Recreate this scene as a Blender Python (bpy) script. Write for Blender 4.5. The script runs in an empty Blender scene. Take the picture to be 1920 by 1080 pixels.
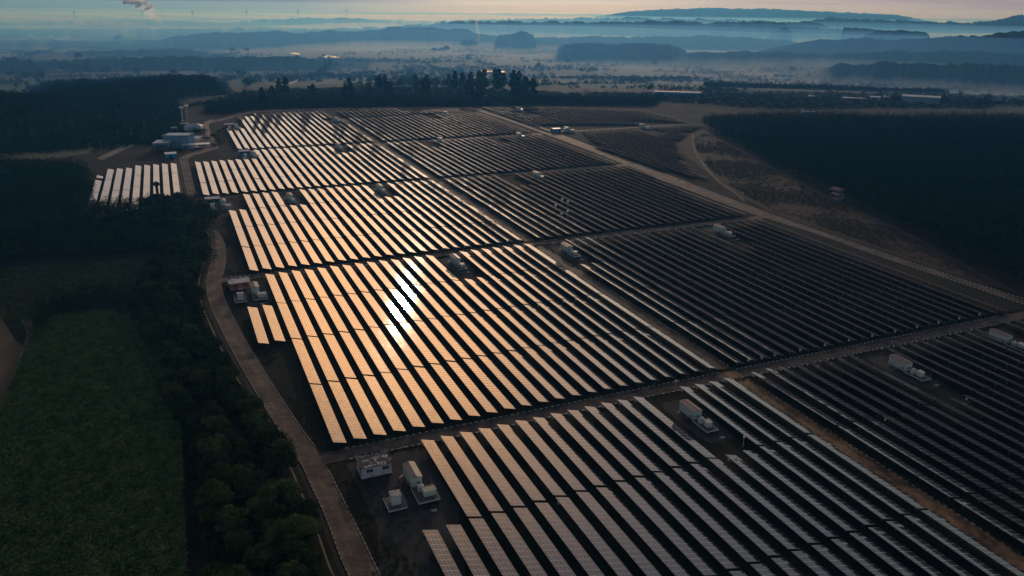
import bpy, math, random
import numpy as np
from mathutils import Vector, Matrix

random.seed(7); rng = np.random.default_rng(11)
scene = bpy.context.scene
COL = scene.collection
R = math.radians

# ------------------------------------------------------------------ camera, sky, sun, exposure
FPX = 1482.0; ROLL = R(0.59); PITCH = R(20.16); TILT = R(0.55); PSI = R(-23.3); H = 122.7
SUN_EL, SUN_AZ = R(11.2), R(0.2)
MIST_D, MIST_C, MIST_H = 1.45e-3, (.66, .8, .95), 19.0
HAZE_D, HAZE_C, HAZE_G = 1.1e-4, (.1, .42, .95), .5

cam = bpy.data.cameras.new("camera"); camo = bpy.data.objects.new("camera", cam); COL.objects.link(camo)
cam.sensor_width = 36; cam.lens = FPX/1920*36; cam.clip_start = 1; cam.clip_end = 60000
_th = PITCH-TILT
_f = Vector((0, math.cos(_th), -math.sin(_th))); _u0 = Vector((0, math.sin(_th), math.cos(_th))); _r0 = Vector((1, 0, 0))
_r = _r0*math.cos(ROLL)+_u0*math.sin(ROLL); _u = -_r0*math.sin(ROLL)+_u0*math.cos(ROLL)
camo.matrix_world = Matrix(((_r.x, _u.x, -_f.x, 0), (_r.y, _u.y, -_f.y, 0), (_r.z, _u.z, -_f.z, H), (0, 0, 0, 1)))
scene.camera = camo

sunv = Vector((math.sin(SUN_AZ)*math.cos(SUN_EL), math.cos(SUN_AZ)*math.cos(SUN_EL), math.sin(SUN_EL)))
w = bpy.data.worlds.new("World"); scene.world = w; w.use_nodes = True
nt = w.node_tree; nt.nodes.clear()
def nn(t, ty, **kw):
    n = t.nodes.new(ty)
    for k, v in kw.items():
        if k in ('op',): n.operation = v
        else: setattr(n, k, v)
    return n
sky = nn(nt, 'ShaderNodeTexSky', sky_type='NISHITA', sun_disc=False, sun_elevation=SUN_EL, sun_rotation=SUN_AZ,
         altitude=100, air_density=1.0, dust_density=0.4, ozone_density=3.0)
bg1 = nn(nt, 'ShaderNodeBackground'); bg1.inputs[1].default_value = 0.062
hs0 = nn(nt, 'ShaderNodeHueSaturation'); hs0.inputs['Saturation'].default_value = .45; nt.links.new(sky.outputs[0], hs0.inputs['Color']); nt.links.new(hs0.outputs[0], bg1.inputs[0])
tc = nn(nt, 'ShaderNodeTexCoord')
dt = nn(nt, 'ShaderNodeVectorMath', op='DOT_PRODUCT'); nt.links.new(tc.outputs['Generated'], dt.inputs[0]); dt.inputs[1].default_value = sunv
ac = nn(nt, 'ShaderNodeMath', op='ARCCOSINE', use_clamp=False); nt.links.new(dt.outputs['Value'], ac.inputs[0])
# aureole of the hazy morning sun: brightness falls off with the angle from the sun
dv = nn(nt, 'ShaderNodeMath', op='MULTIPLY'); nt.links.new(ac.outputs[0], dv.inputs[0]); dv.inputs[1].default_value = -1/R(7.5)
ex = nn(nt, 'ShaderNodeMath', op='EXPONENT'); nt.links.new(dv.outputs[0], ex.inputs[0])
amp = nn(nt, 'ShaderNodeMath', op='MULTIPLY'); nt.links.new(ex.outputs[0], amp.inputs[0]); amp.inputs[1].default_value = 12.8
mr = nn(nt, 'ShaderNodeMapRange'); nt.links.new(ac.outputs[0], mr.inputs[0]); mr.inputs[1].default_value = 0; mr.inputs[2].default_value = R(60)
cr = nn(nt, 'ShaderNodeValToRGB'); nt.links.new(mr.outputs[0], cr.inputs[0])
e = cr.color_ramp.elements
e[0].position = 0.0; e[0].color = (1, .42, .09, 1); e[1].position = 1.0; e[1].color = (.55, .7, 1, 1)
x = e.new(.16); x.color = (1, .49, .17, 1); x = e.new(.27); x.color = (1, .6, .34, 1); x = e.new(.48); x.color = (.85, .75, .8, 1)
sep = nn(nt, 'ShaderNodeSeparateXYZ'); nt.links.new(tc.outputs['Generated'], sep.inputs[0])
lo = nn(nt, 'ShaderNodeMapRange'); nt.links.new(sep.outputs[2], lo.inputs[0])
lo.inputs[1].default_value = -.005; lo.inputs[2].default_value = .29; lo.inputs[3].default_value = .06; lo.inputs[4].default_value = 1.0
cap = nn(nt, 'ShaderNodeMath', op='MINIMUM'); nt.links.new(amp.outputs[0], cap.inputs[0]); cap.inputs[1].default_value = 5.2
ml = nn(nt, 'ShaderNodeMath', op='MULTIPLY'); nt.links.new(cap.outputs[0], ml.inputs[0]); nt.links.new(lo.outputs[0], ml.inputs[1])
bg2 = nn(nt, 'ShaderNodeBackground'); nt.links.new(cr.outputs[0], bg2.inputs[0]); nt.links.new(ml.outputs[0], bg2.inputs[1])
ad = nn(nt, 'ShaderNodeAddShader'); wo = nn(nt, 'ShaderNodeOutputWorld')
nt.links.new(bg1.outputs[0], ad.inputs[0]); nt.links.new(bg2.outputs[0], ad.inputs[1]); 
# grey-blue cloud bank lying low over the left horizon, pink-grey veil elsewhere
at2 = nn(nt, 'ShaderNodeMath', op='ARCTAN2'); nt.links.new(sep.outputs[0], at2.inputs[0]); nt.links.new(sep.outputs[1], at2.inputs[1])
azr = nn(nt, 'ShaderNodeValToRGB'); am = nn(nt, 'ShaderNodeMapRange'); nt.links.new(at2.outputs[0], am.inputs[0]); am.inputs[1].default_value = R(-40); am.inputs[2].default_value = R(40); nt.links.new(am.outputs[0], azr.inputs[0])
el_ = azr.color_ramp.elements; el_[0].position = .12; el_[0].color = (.03, .06, .32, 1); el_[1].position = .95; el_[1].color = (.3, .25, .33, 1)
for p_, c_ in ((.32, (.06, .1, .32)), (.46, (.36, .35, .36)), (.6, (.46, .41, .4)), (.74, (.42, .35, .37))): k_ = el_.new(p_); k_.color = (*c_, 1)
mpw = nn(nt, 'ShaderNodeMapping'); mpw.inputs['Scale'].default_value = (5, 5, 160); nt.links.new(tc.outputs['Generated'], mpw.inputs[0]); nzw = nn(nt, 'ShaderNodeTexNoise'); nzw.inputs['Scale'].default_value = 1; nzw.inputs['Detail'].default_value = 5; nt.links.new(mpw.outputs[0], nzw.inputs['Vector'])
nrw = nn(nt, 'ShaderNodeMapRange'); nt.links.new(nzw.outputs[0], nrw.inputs[0]); nrw.inputs[1].default_value = .3; nrw.inputs[2].default_value = .7; nrw.inputs[3].default_value = .78; nrw.inputs[4].default_value = 1.18
bg3 = nn(nt, 'ShaderNodeBackground'); nt.links.new(azr.outputs[0], bg3.inputs[0]); nt.links.new(nrw.outputs[0], bg3.inputs[1])
msk = nn(nt, 'ShaderNodeMapRange', interpolation_type='SMOOTHSTEP'); nt.links.new(sep.outputs[2], msk.inputs[0]); msk.inputs[1].default_value = .012; msk.inputs[2].default_value = .06; msk.inputs[3].default_value = .9; msk.inputs[4].default_value = 0
mxw = nn(nt, 'ShaderNodeMixShader'); nt.links.new(msk.outputs[0], mxw.inputs[0]); nt.links.new(ad.outputs[0], mxw.inputs[1]); nt.links.new(bg3.outputs[0], mxw.inputs[2]); nt.links.new(mxw.outputs[0], wo.inputs[0])

sl = bpy.data.lights.new("sun", 'SUN'); sl.energy = 0.62; sl.angle = R(0.6); sl.color = (1, .84, .68)
so = bpy.data.objects.new("sun", sl); COL.objects.link(so); so.rotation_euler = (-sunv).to_track_quat('-Z', 'Y').to_euler()

vs = scene.view_settings; vs.view_transform = 'Standard'; vs.look = 'None'; vs.exposure = 0.0; vs.gamma = 1.0
scene.view_settings.use_curve_mapping = False
cy = scene.cycles
cy.max_bounces = 4; cy.diffuse_bounces = 2; cy.glossy_bounces = 2; cy.transmission_bounces = 1; cy.volume_bounces = 2
cy.transparent_max_bounces = 4; cy.sample_clamp_indirect = 6; cy.caustics_reflective = False; cy.caustics_refractive = False
cy.use_denoising = True

# ------------------------------------------------------------------ frames and helpers
CA, SA = math.cos(TILT), math.sin(TILT)
def F2W(p):
    """field frame (ground plane z=0) to world; p is (...,3)"""
    p = np.asarray(p, float); o = np.empty_like(p)
    o[..., 0] = p[..., 0]; z = p[..., 2]-H
    o[..., 1] = p[..., 1]*CA-z*SA; o[..., 2] = H+p[..., 1]*SA+z*CA
    return o
X0, Y0 = -43.3*39.2/33.3, 168.2*39.2/33.3
CP, SP = math.cos(PSI), math.sin(PSI)
def QS(q, s, z=0.0):
    q = np.asarray(q, float); s = np.asarray(s, float)
    x = X0+q*CP+s*SP; y = Y0-q*SP+s*CP
    return F2W(np.stack(np.broadcast_arrays(x, y, np.asarray(z, float)), -1))
def ray(u, v, pitch):
    a = u-960; b = v-540
    X = a*math.cos(ROLL)+b*math.sin(ROLL); Y = -a*math.sin(ROLL)+b*math.cos(ROLL)
    return np.array([X, FPX*math.cos(pitch)-Y*math.sin(pitch), -(FPX*math.sin(pitch)+Y*math.cos(pitch))])
def PF(u, v, z=0.0):
    """photo pixel to (q,s) on the field plane"""
    d = ray(u, v, PITCH); t = (z-H)/d[2]; x, y = d[0]*t-X0, d[1]*t-Y0
    return x*CP-y*SP, x*SP+y*CP
def PW(u, v, z=0.0):
    q, s = PF(u, v, z); return QS(q, s, z)
FROT = Matrix.Rotation(TILT, 4, 'X') @ Matrix.Rotation(-PSI, 4, 'Z')
TAN = math.tan(TILT); ZOFF = H-H/CA
def sst(a, b, x):
    t = np.clip((x-a)/(b-a), 0, 1); return t*t*(3-2*t)
def ZT(x, y):
    """terrain height: the site plane near the camera, easing down to a wide valley"""
    x = np.asarray(x, float); y = np.asarray(y, float); d = np.hypot(x, y)
    zp = np.clip(y, -400, 1500)*TAN+ZOFF
    zb = -8-22*sst(1500, 4500, d)-14*sst(4500, 12000, d)
    und = 5*np.sin(x/330+1.3)*np.sin(y/410+.4)+3*np.sin(x/170+y/230)
    zb = zb+und*sst(1300, 2200, d)
    m = sst(990, 1700, d)
    return zp*(1-m)+zb*m
def PT(u, v, z=0.0):
    """photo pixel to the terrain by marching the ray"""
    d = ray(u, v, PITCH-TILT); d = d/np.hypot(d[0], d[1])
    t = np.exp(np.linspace(math.log(100), math.log(20000), 2500))
    g = H+d[2]*t-(ZT(d[0]*t, d[1]*t)+z)
    i = np.argmax(g < 0) if (g < 0).any() else len(t)-1
    tt = t[i]; X, Y = d[0]*tt, d[1]*tt
    return np.array([X, Y, float(ZT(X, Y))])
def AT(u, v, D):
    """point on the pixel ray at ground distance D"""
    d = ray(u, v, PITCH-TILT); d = d/np.hypot(d[0], d[1]); return np.array([d[0]*D, d[1]*D, H+d[2]*D])

def tag(o, label=None, cat=None, group=None, kind=None):
    if label: o['label'] = label
    if cat: o['category'] = cat
    if group: o['group'] = group
    if kind: o['kind'] = kind
    return o
def empty(name, mat=None, label=None, cat=None, group=None):
    o = bpy.data.objects.new(name, None); COL.objects.link(o); o.empty_display_size = .5
    if mat is not None: o.matrix_world = mat
    return tag(o, label, cat, group)
def link(name, me, mats=None, parent=None):
    o = bpy.data.objects.new(name, me); COL.objects.link(o)
    if mats is not None:
        for m in (mats if isinstance(mats, (list, tuple)) else [mats]): me.materials.append(m)
    if parent is not None: o.parent = parent
    return o
def np_mesh(name, V, Fq, UV=None, smooth=False, MI=None):
    me = bpy.data.meshes.new(name); V = np.asarray(V, np.float32); Fq = np.asarray(Fq, np.int32)
    k = Fq.shape[1]; me.vertices.add(len(V)); me.vertices.foreach_set('co', V.ravel())
    me.loops.add(Fq.size); me.loops.foreach_set('vertex_index', Fq.ravel())
    me.polygons.add(len(Fq)); me.polygons.foreach_set('loop_start', np.arange(0, Fq.size, k, dtype=np.int32))
    try: me.polygons.foreach_set('loop_total', np.full(len(Fq), k, np.int32))
    except Exception: pass
    if MI is not None: me.polygons.foreach_set('material_index', np.asarray(MI, np.int32))
    me.polygons.foreach_set('use_smooth', np.full(len(Fq), bool(smooth)))
    if UV is not None:
        l = me.uv_layers.new(name='UVMap'); l.data.foreach_set('uv', np.asarray(UV, np.float32).reshape(-1))
    me.update(calc_edges=True); me.validate(); return me
class MB:
    """collects boxes, prisms, tubes into ONE mesh"""
    def __init__(s): s.v = []; s.f = []; s.m = []
    def add(s, vs, fs, mi=0):
        o = len(s.v); s.v += [tuple(map(float, p)) for p in vs]; s.f += [tuple(i+o for i in f) for f in fs]; s.m += [mi]*len(fs); return s
    def box(s, x0, x1, y0, y1, z0, z1, mi=0):
        return s.add([(x0, y0, z0), (x1, y0, z0), (x1, y1, z0), (x0, y1, z0), (x0, y0, z1), (x1, y0, z1), (x1, y1, z1), (x0, y1, z1)],
                     [(0, 3, 2, 1), (4, 5, 6, 7), (0, 1, 5, 4), (1, 2, 6, 5), (2, 3, 7, 6), (3, 0, 4, 7)], mi)
    def gable(s, x0, x1, y0, y1, z0, rise, th=.08, axis='y', mi=0):
        if axis == 'y':
            xm = (x0+x1)/2; a = [(x0, z0), (xm, z0+rise), (x1, z0), (x1, z0+th), (xm, z0+rise+th), (x0, z0+th)]
            vs = [(p[0], y0, p[1]) for p in a]+[(p[0], y1, p[1]) for p in a]
        else:
            ym = (y0+y1)/2; a = [(y0, z0), (ym, z0+rise), (y1, z0), (y1, z0+th), (ym, z0+rise+th), (y0, z0+th)]
            vs = [(x0, p[0], p[1]) for p in a]+[(x1, p[0], p[1]) for p in a]
        fs = [(i, (i+1) % 6, (i+1) % 6+6, i+6) for i in range(6)]
        fs += [(0, 5, 4, 1), (1, 4, 3, 2), (6, 7, 10, 11), (7, 8, 9, 10)]
        return s.add(vs, fs, mi)
    def tube(s, a, b, r0, r1=None, n=6, mi=0):
        a = Vector(a); b = Vector(b); r1 = r0 if r1 is None else r1; d = (b-a).normalized()
        t = Vector((1, 0, 0)) if abs(d.x) < .9 else Vector((0, 1, 0)); p = d.cross(t).normalized(); q = d.cross(p)
        vs = []
        for c, r in ((a, r0), (b, r1)):
            for i in range(n):
                an = 2*math.pi*i/n; vs.append(c+p*(r*math.cos(an))+q*(r*math.sin(an)))
        fs = [(i, (i+1) % n, (i+1) % n+n, i+n) for i in range(n)]+[tuple(range(n))[::-1], tuple(range(n, 2*n))]
        return s.add(vs, fs, mi)
    def lathe(s, prof, n=16, c=(0, 0), mi=0):
        vs = []; fs = []
        for r, z in prof:
            for i in range(n):
                an = 2*math.pi*i/n; vs.append((c[0]+r*math.cos(an), c[1]+r*math.sin(an), z))
        for j in range(len(prof)-1):
            for i in range(n): fs.append((j*n+i, j*n+(i+1) % n, (j+1)*n+(i+1) % n, (j+1)*n+i))
        return s.add(vs, fs, mi)
    def mesh(s, name, smooth=False):
        me = bpy.data.meshes.new(name); me.from_pydata(s.v, [], s.f); me.update()
        for p, mi in zip(me.polygons, s.m):
            p.material_index = mi; p.use_smooth = bool(smooth)
        return me
    def build(s, name, mats, parent=None, smooth=False): return link(name, s.mesh(name, smooth), mats, parent)

# ------------------------------------------------------------------ materials
def new_mat(name):
    m = bpy.data.materials.new(name); m.use_nodes = True; t = m.node_tree
    return m, t, t.nodes['Principled BSDF']
def noise_col(t, scale, stops, coord='Object', detail=5, rough=.6, dist=0):
    c = nn(t, 'ShaderNodeTexCoord'); n = nn(t, 'ShaderNodeTexNoise'); n.inputs['Scale'].default_value = scale
    n.inputs['Detail'].default_value = detail; n.inputs['Roughness'].default_value = rough; n.inputs['Distortion'].default_value = dist
    t.links.new(c.outputs[coord], n.inputs['Vector'])
    r = nn(t, 'ShaderNodeValToRGB'); t.links.new(n.outputs['Fac'], r.inputs[0])
    el = r.color_ramp.elements; el[0].position, el[0].color = stops[0][0], (*stops[0][1], 1); el[1].position, el[1].color = stops[-1][0], (*stops[-1][1], 1)
    for p, c3 in stops[1:-1]:
        k = el.new(p); k.color = (*c3, 1)
    return r.outputs[0], n
def mixc(t, a, b, fac, mode='MIX'):
    m = nn(t, 'ShaderNodeMix', data_type='RGBA', blend_type=mode)
    for s, i in ((fac, 0), (a, 6), (b, 7)):
        if hasattr(s, 'links') or hasattr(s, 'node'): t.links.new(s, m.inputs[i])
        else: m.inputs[i].default_value = s if i == 0 else (*s, 1)
    return m.outputs[2]
def simple(name, col, rough=.6, var=.25, scale=1.5, metal=0.0, spec=.3, coord='Object', bump=0.0):
    m, t, b = new_mat(name); c = np.array(col)
    o, n = noise_col(t, scale, [(.3, tuple(c*(1-var))), (.7, tuple(np.minimum(c*(1+var), 1)))], coord)
    t.links.new(o, b.inputs['Base Color']); b.inputs['Roughness'].default_value = rough; b.inputs['Metallic'].default_value = metal
    b.inputs['Specular IOR Level'].default_value = spec
    if bump:
        bp = nn(t, 'ShaderNodeBump'); bp.inputs['Strength'].default_value = bump; bp.inputs['Distance'].default_value = .2
        t.links.new(n.outputs['Fac'], bp.inputs['Height']); t.links.new(bp.outputs[0], b.inputs['Normal'])
    return m
def stained(name, col, stain, rough=.7, scale=1.2, cut=.5, soft=.12):
    m, t, b = new_mat(name); o, n = noise_col(t, scale, [(cut-soft, col), (cut+soft, stain)], detail=8, rough=.7, dist=.6)
    t.links.new(o, b.inputs['Base Color']); b.inputs['Roughness'].default_value = rough; b.inputs['Specular IOR Level'].default_value = .3
    return m

def panel_mat():
    m, t, b = new_mat('solar_glass'); uv = nn(t, 'ShaderNodeUVMap')
    fr = nn(t, 'ShaderNodeVectorMath', op='FRACTION'); t.links.new(uv.outputs[0], fr.inputs[0])
    fl = nn(t, 'ShaderNodeVectorMath', op='FLOOR'); t.links.new(uv.outputs[0], fl.inputs[0])
    oi = nn(t, 'ShaderNodeObjectInfo'); rm = nn(t, 'ShaderNodeMath', op='MULTIPLY'); t.links.new(oi.outputs['Random'], rm.inputs[0]); rm.inputs[1].default_value = 917
    ad = nn(t, 'ShaderNodeVectorMath', op='ADD'); t.links.new(fl.outputs[0], ad.inputs[0]); t.links.new(rm.outputs[0], ad.inputs[1])
    wn = nn(t, 'ShaderNodeTexWhiteNoise', noise_dimensions='3D'); t.links.new(ad.outputs[0], wn.inputs['Vector'])
    s = nn(t, 'ShaderNodeSeparateXYZ'); t.links.new(fr.outputs[0], s.inputs[0])
    def edge(out, wdt):
        a = nn(t, 'ShaderNodeMath', op='SUBTRACT'); t.links.new(out, a.inputs[0]); a.inputs[1].default_value = .5
        c = nn(t, 'ShaderNodeMath', op='ABSOLUTE'); t.links.new(a.outputs[0], c.inputs[0])
        g = nn(t, 'ShaderNodeMath', op='GREATER_THAN'); t.links.new(c.outputs[0], g.inputs[0]); g.inputs[1].default_value = .5-wdt
        return g.outputs[0]
    eu = edge(s.outputs[0], .027); ev = edge(s.outputs[1], .03)
    mx = nn(t, 'ShaderNodeMath', op='MAXIMUM'); t.links.new(eu, mx.inputs[0]); t.links.new(ev, mx.inputs[1])
    cell = nn(t, 'ShaderNodeValToRGB'); t.links.new(wn.outputs['Value'], cell.inputs[0]); el = cell.color_ramp.elements
    el[0].color = (.012, .014, .022, 1); el[1].color = (.022, .03, .07, 1); k = el.new(.6); k.color = (.016, .017, .03, 1); k = el.new(.85); k.color = (.03, .026, .04, 1)
    base = mixc(t, cell.outputs[0], (.52, .52, .53), mx.outputs[0]); t.links.new(base, b.inputs['Base Color'])
    ro = nn(t, 'ShaderNodeMapRange'); t.links.new(mx.outputs[0], ro.inputs[0]); ro.inputs[3].default_value = .058; ro.inputs[4].default_value = .45
    t.links.new(ro.outputs[0], b.inputs['Roughness']); b.inputs['IOR'].default_value = 1.5
    # every module sits at a slightly different angle
    ce = nn(t, 'ShaderNodeVectorMath', op='SUBTRACT'); t.links.new(wn.outputs['Color'], ce.inputs[0]); ce.inputs[1].default_value = (.5, .5, .5)
    sc = nn(t, 'ShaderNodeVectorMath', op='SCALE'); t.links.new(ce.outputs[0], sc.inputs[0]); sc.inputs['Scale'].default_value = .0115
    ge = nn(t, 'ShaderNodeNewGeometry'); an = nn(t, 'ShaderNodeVectorMath', op='ADD'); t.links.new(ge.outputs['Normal'], an.inputs[0]); t.links.new(sc.outputs[0], an.inputs[1])
    no = nn(t, 'ShaderNodeVectorMath', op='NORMALIZE'); t.links.new(an.outputs[0], no.inputs[0]); t.links.new(no.outputs[0], b.inputs['Normal'])
    return m
def leaf_mat(name, cols, scale=.25, spec=.0):
    m, t, b = new_mat(name)
    o, n = noise_col(t, scale, cols, coord='Object', detail=4)
    oi = nn(t, 'ShaderNodeObjectInfo'); hs = nn(t, 'ShaderNodeHueSaturation'); t.links.new(o, hs.inputs['Color'])
    a = nn(t, 'ShaderNodeMapRange'); t.links.new(oi.outputs['Random'], a.inputs[0]); a.inputs[3].default_value = .55; a.inputs[4].default_value = 1.6; t.links.new(a.outputs[0], hs.inputs['Value'])
    h = nn(t, 'ShaderNodeMapRange'); t.links.new(oi.outputs['Random'], h.inputs[0]); h.inputs[3].default_value = .51; h.inputs[4].default_value = .48; t.links.new(h.outputs[0], hs.inputs['Hue'])
    t.links.new(hs.outputs[0], b.inputs['Base Color']); b.inputs['Roughness'].default_value = .9; b.inputs['Specular IOR Level'].default_value = spec
    return m
def strip_mat(name, c1, c2, length=1.0, rough=.7):
    """kerb stones painted in two alternating colours along the UV length"""
    m, t, b = new_mat(name); uv = nn(t, 'ShaderNodeUVMap'); s = nn(t, 'ShaderNodeSeparateXYZ'); t.links.new(uv.outputs[0], s.inputs[0])
    d = nn(t, 'ShaderNodeMath', op='MULTIPLY'); t.links.new(s.outputs[1], d.inputs[0]); d.inputs[1].default_value = .5/length
    f = nn(t, 'ShaderNodeMath', op='FRACT'); t.links.new(d.outputs[0], f.inputs[0]); g = nn(t, 'ShaderNodeMath', op='GREATER_THAN'); t.links.new(f.outputs[0], g.inputs[0]); g.inputs[1].default_value = .5
    n, nz = noise_col(t, .7, [(.35, (.35, .35, .35)), (.6, (1, 1, 1))])
    t.links.new(mixc(t, mixc(t, c1, c2, g.outputs[0]), n, .7, 'MULTIPLY'), b.inputs['Base Color']); b.inputs['Roughness'].default_value = rough
    return m
def road_mat(name, base, light, dark, joints=0.0):
    m, t, b = new_mat(name); o, n = noise_col(t, .12, [(.41, dark), (.5, base), (.59, light)], detail=10, rough=.72, dist=.4)
    o2, n2 = noise_col(t, 1.6, [(.35, (.6, .6, .6)), (.65, (1, 1, 1))], detail=6); o = mixc(t, o, o2, .8, 'MULTIPLY')
    uv = nn(t, 'ShaderNodeUVMap'); s = nn(t, 'ShaderNodeSeparateXYZ'); t.links.new(uv.outputs[0], s.inputs[0])
    # worn wheel tracks along the lane
    wv = nn(t, 'ShaderNodeMath', op='MULTIPLY'); t.links.new(s.outputs[0], wv.inputs[0]); wv.inputs[1].default_value = 4*math.pi
    cs = nn(t, 'ShaderNodeMath', op='COSINE'); t.links.new(wv.outputs[0], cs.inputs[0])
    mr2 = nn(t, 'ShaderNodeMapRange'); t.links.new(cs.outputs[0], mr2.inputs[0]); mr2.inputs[1].default_value = -1; mr2.inputs[2].default_value = .3; mr2.inputs[3].default_value = .55
    cc = nn(t, 'ShaderNodeCombineXYZ')
    for i in range(3): t.links.new(mr2.outputs[0], cc.inputs[i])
    o = mixc(t, o, cc.outputs[0], .55, 'MULTIPLY')
    if joints:
        d = nn(t, 'ShaderNodeMath', op='DIVIDE'); t.links.new(s.outputs[1], d.inputs[0]); d.inputs[1].default_value = joints
        fl = nn(t, 'ShaderNodeMath', op='FLOOR'); t.links.new(d.outputs[0], fl.inputs[0])
        sd = nn(t, 'ShaderNodeMath', op='GREATER_THAN'); t.links.new(s.outputs[0], sd.inputs[0]); sd.inputs[1].default_value = .5
        cv = nn(t, 'ShaderNodeCombineXYZ'); t.links.new(fl.outputs[0], cv.inputs[0]); t.links.new(sd.outputs[0], cv.inputs[1])
        wn = nn(t, 'ShaderNodeTexWhiteNoise', noise_dimensions='3D'); t.links.new(cv.outputs[0], wn.inputs['Vector'])
        q = nn(t, 'ShaderNodeMapRange'); t.links.new(wn.outputs['Value'], q.inputs[0]); q.inputs[3].default_value = .45; q.inputs[4].default_value = 1.2
        c2 = nn(t, 'ShaderNodeCombineXYZ')
        for i in range(3): t.links.new(q.outputs[0], c2.inputs[i])
        o = mixc(t, o, c2.outputs[0], .8, 'MULTIPLY')
    t.links.new(o, b.inputs['Base Color']); b.inputs['Roughness'].default_value = .75; b.inputs['Specular IOR Level'].default_value = .3
    return m

M = {}
M['panel'] = panel_mat()
M['back'] = simple('panel_back', (.25, .25, .26), .6, .1)
M['steel'] = simple('galvanised_steel', (.16, .165, .17), .5, .2, 3, .3)
M['boxwhite'] = simple('white_box_paint', (.72, .76, .72), .5, .12, 4)
M['ground'], _t, _b = new_mat('ground')
M['kerb'] = strip_mat('kerb_white_black', (.6, .6, .6), (.03, .03, .03)); M['kerbworn'] = strip_mat('worn_kerb', (.26, .25, .24), (.04, .038, .035))
M['kerbred'] = strip_mat('kerb_white_red', (.6, .42, .42), (.04, .025, .02))
M['concrete'] = simple('old_concrete', (.3, .28, .25), .8, .35, .8)
M['concrete_road'] = road_mat('concrete_road', (.12, .088, .066), (.22, .15, .1), (.04, .034, .03), 6.0)
M['track'] = road_mat('dirt_track', (.085, .07, .056), (.16, .12, .085), (.034, .03, .027))
M['soil_track'] = road_mat('dry_soil_track', (.26, .155, .075), (.38, .23, .12), (.075, .05, .03))
M['gravel'] = stained('blue_gravel', (.038, .042, .048), (.026, .024, .015), .95, .16, .56, .1)
M['soil'] = stained('red_soil_patch', (.07, .06, .035), (.16, .085, .05), .95, .12, .5, .2)
M['water'], _t2, _b2 = new_mat('pond_water'); _b2.inputs['Base Color'].default_value = (.02, .03, .03, 1); _b2.inputs['Roughness'].default_value = .06
M['leaf'] = leaf_mat('broad_leaves', [(.25, (.02, .036, .012)), (.5, (.05, .076, .024)), (.75, (.09, .118, .036))])
M['leafdark'] = leaf_mat('dark_leaves', [(.3, (.011, .027, .013)), (.7, (.028, .052, .024))])
M['conifer'] = leaf_mat('conifer_needles', [(.3, (.012, .025, .015)), (.7, (.03, .048, .026))])
M['crop'] = leaf_mat('crop_leaves', [(.32, (.026, .058, .02)), (.5, (.05, .098, .034)), (.68, (.085, .135, .05))], .4)
M['wood_far'] = simple('woodland_canopy', (.04, .06, .028), .9, .45, .05, 0, .05, bump=.0)
M['bark'] = simple('bark', (.1, .075, .05), .9, .3, 2)

# ground: dry grass and gravel on the site, patchwork of fields in the valley
t = M['ground'].node_tree; b = t.nodes['Principled BSDF']
gc1, _ = noise_col(t, .035, [(.3, (.012, .017, .01)), (.52, (.021, .024, .014)), (.68, (.045, .032, .02)), (.8, (.075, .042, .028))], detail=9, rough=.62)
gc2, _ = noise_col(t, .9, [(.3, (.55, .55, .55)), (.7, (1.1, 1.1, 1.1))], detail=6)
near = mixc(t, gc1, gc2, .8, 'MULTIPLY')
tcn = nn(t, 'ShaderNodeTexCoord'); mp = nn(t, 'ShaderNodeMapping'); t.links.new(tcn.outputs['Object'], mp.inputs[0]); mp.inputs['Scale'].default_value = (.0042, .0022, 1); mp.inputs['Rotation'].default_value = (0, 0, .4)
vo = nn(t, 'ShaderNodeTexVoronoi', voronoi_dimensions='2D'); t.links.new(mp.outputs[0], vo.inputs['Vector']); vo.inputs['Scale'].default_value = 1
sx = nn(t, 'ShaderNodeSeparateColor'); t.links.new(vo.outputs['Color'], sx.inputs[0])
fr_ = nn(t, 'ShaderNodeValToRGB'); t.links.new(sx.outputs[0], fr_.inputs[0]); fr_.color_ramp.interpolation = 'CONSTANT'; el = fr_.color_ramp.elements
el[0].color = (.06, .11, .035, 1); el[1].position = .85; el[1].color = (.1, .085, .045, 1)
for p, c in ((.2, (.085, .13, .045)), (.4, (.08, .1, .04)), (.55, (.06, .12, .04)), (.72, (.11, .15, .055))): k = el.new(p); k.color = (*c, 1)
far = mixc(t, fr_.outputs[0], noise_col(t, .02, [(.3, (.5, .5, .5)), (.7, (1, 1, 1))], detail=8)[0], .8, 'MULTIPLY')
ln = nn(t, 'ShaderNodeVectorMath', op='LENGTH'); t.links.new(tcn.outputs['Object'], ln.inputs[0])
mrr = nn(t, 'ShaderNodeMapRange'); t.links.new(ln.outputs['Value'], mrr.inputs[0]); mrr.inputs[1].default_value = 1050; mrr.inputs[2].default_value = 1300
t.links.new(mixc(t, near, far, mrr.outputs[0]), b.inputs['Base Color']); b.inputs['Roughness'].default_value = .95; b.inputs['Specular IOR Level'].default_value = .1

# ------------------------------------------------------------------ terrain
rad = np.concatenate([[0.01], np.linspace(60, 1000, 24), np.exp(np.linspace(math.log(1040), math.log(21000), 110))])
ang = np.radians(np.arange(0, 360, 1.0)); na = len(ang)
RR, AA = np.meshgrid(rad, ang, indexing='ij'); XX, YY = RR*np.sin(AA), RR*np.cos(AA)
V = np.stack([XX, YY, ZT(XX, YY)], -1).reshape(-1, 3)
i, j = np.meshgrid(np.arange(len(rad)-1), np.arange(na), indexing='ij'); j2 = (j+1) % na
Fq = np.stack([i*na+j, (i+1)*na+j, (i+1)*na+j2, i*na+j2], -1).reshape(-1, 4)[:, ::-1]
tag(link('ground', np_mesh('ground', V, Fq, smooth=True), M['ground']), 'wide ground of dry grass and valley fields', 'ground', kind='structure')

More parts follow.
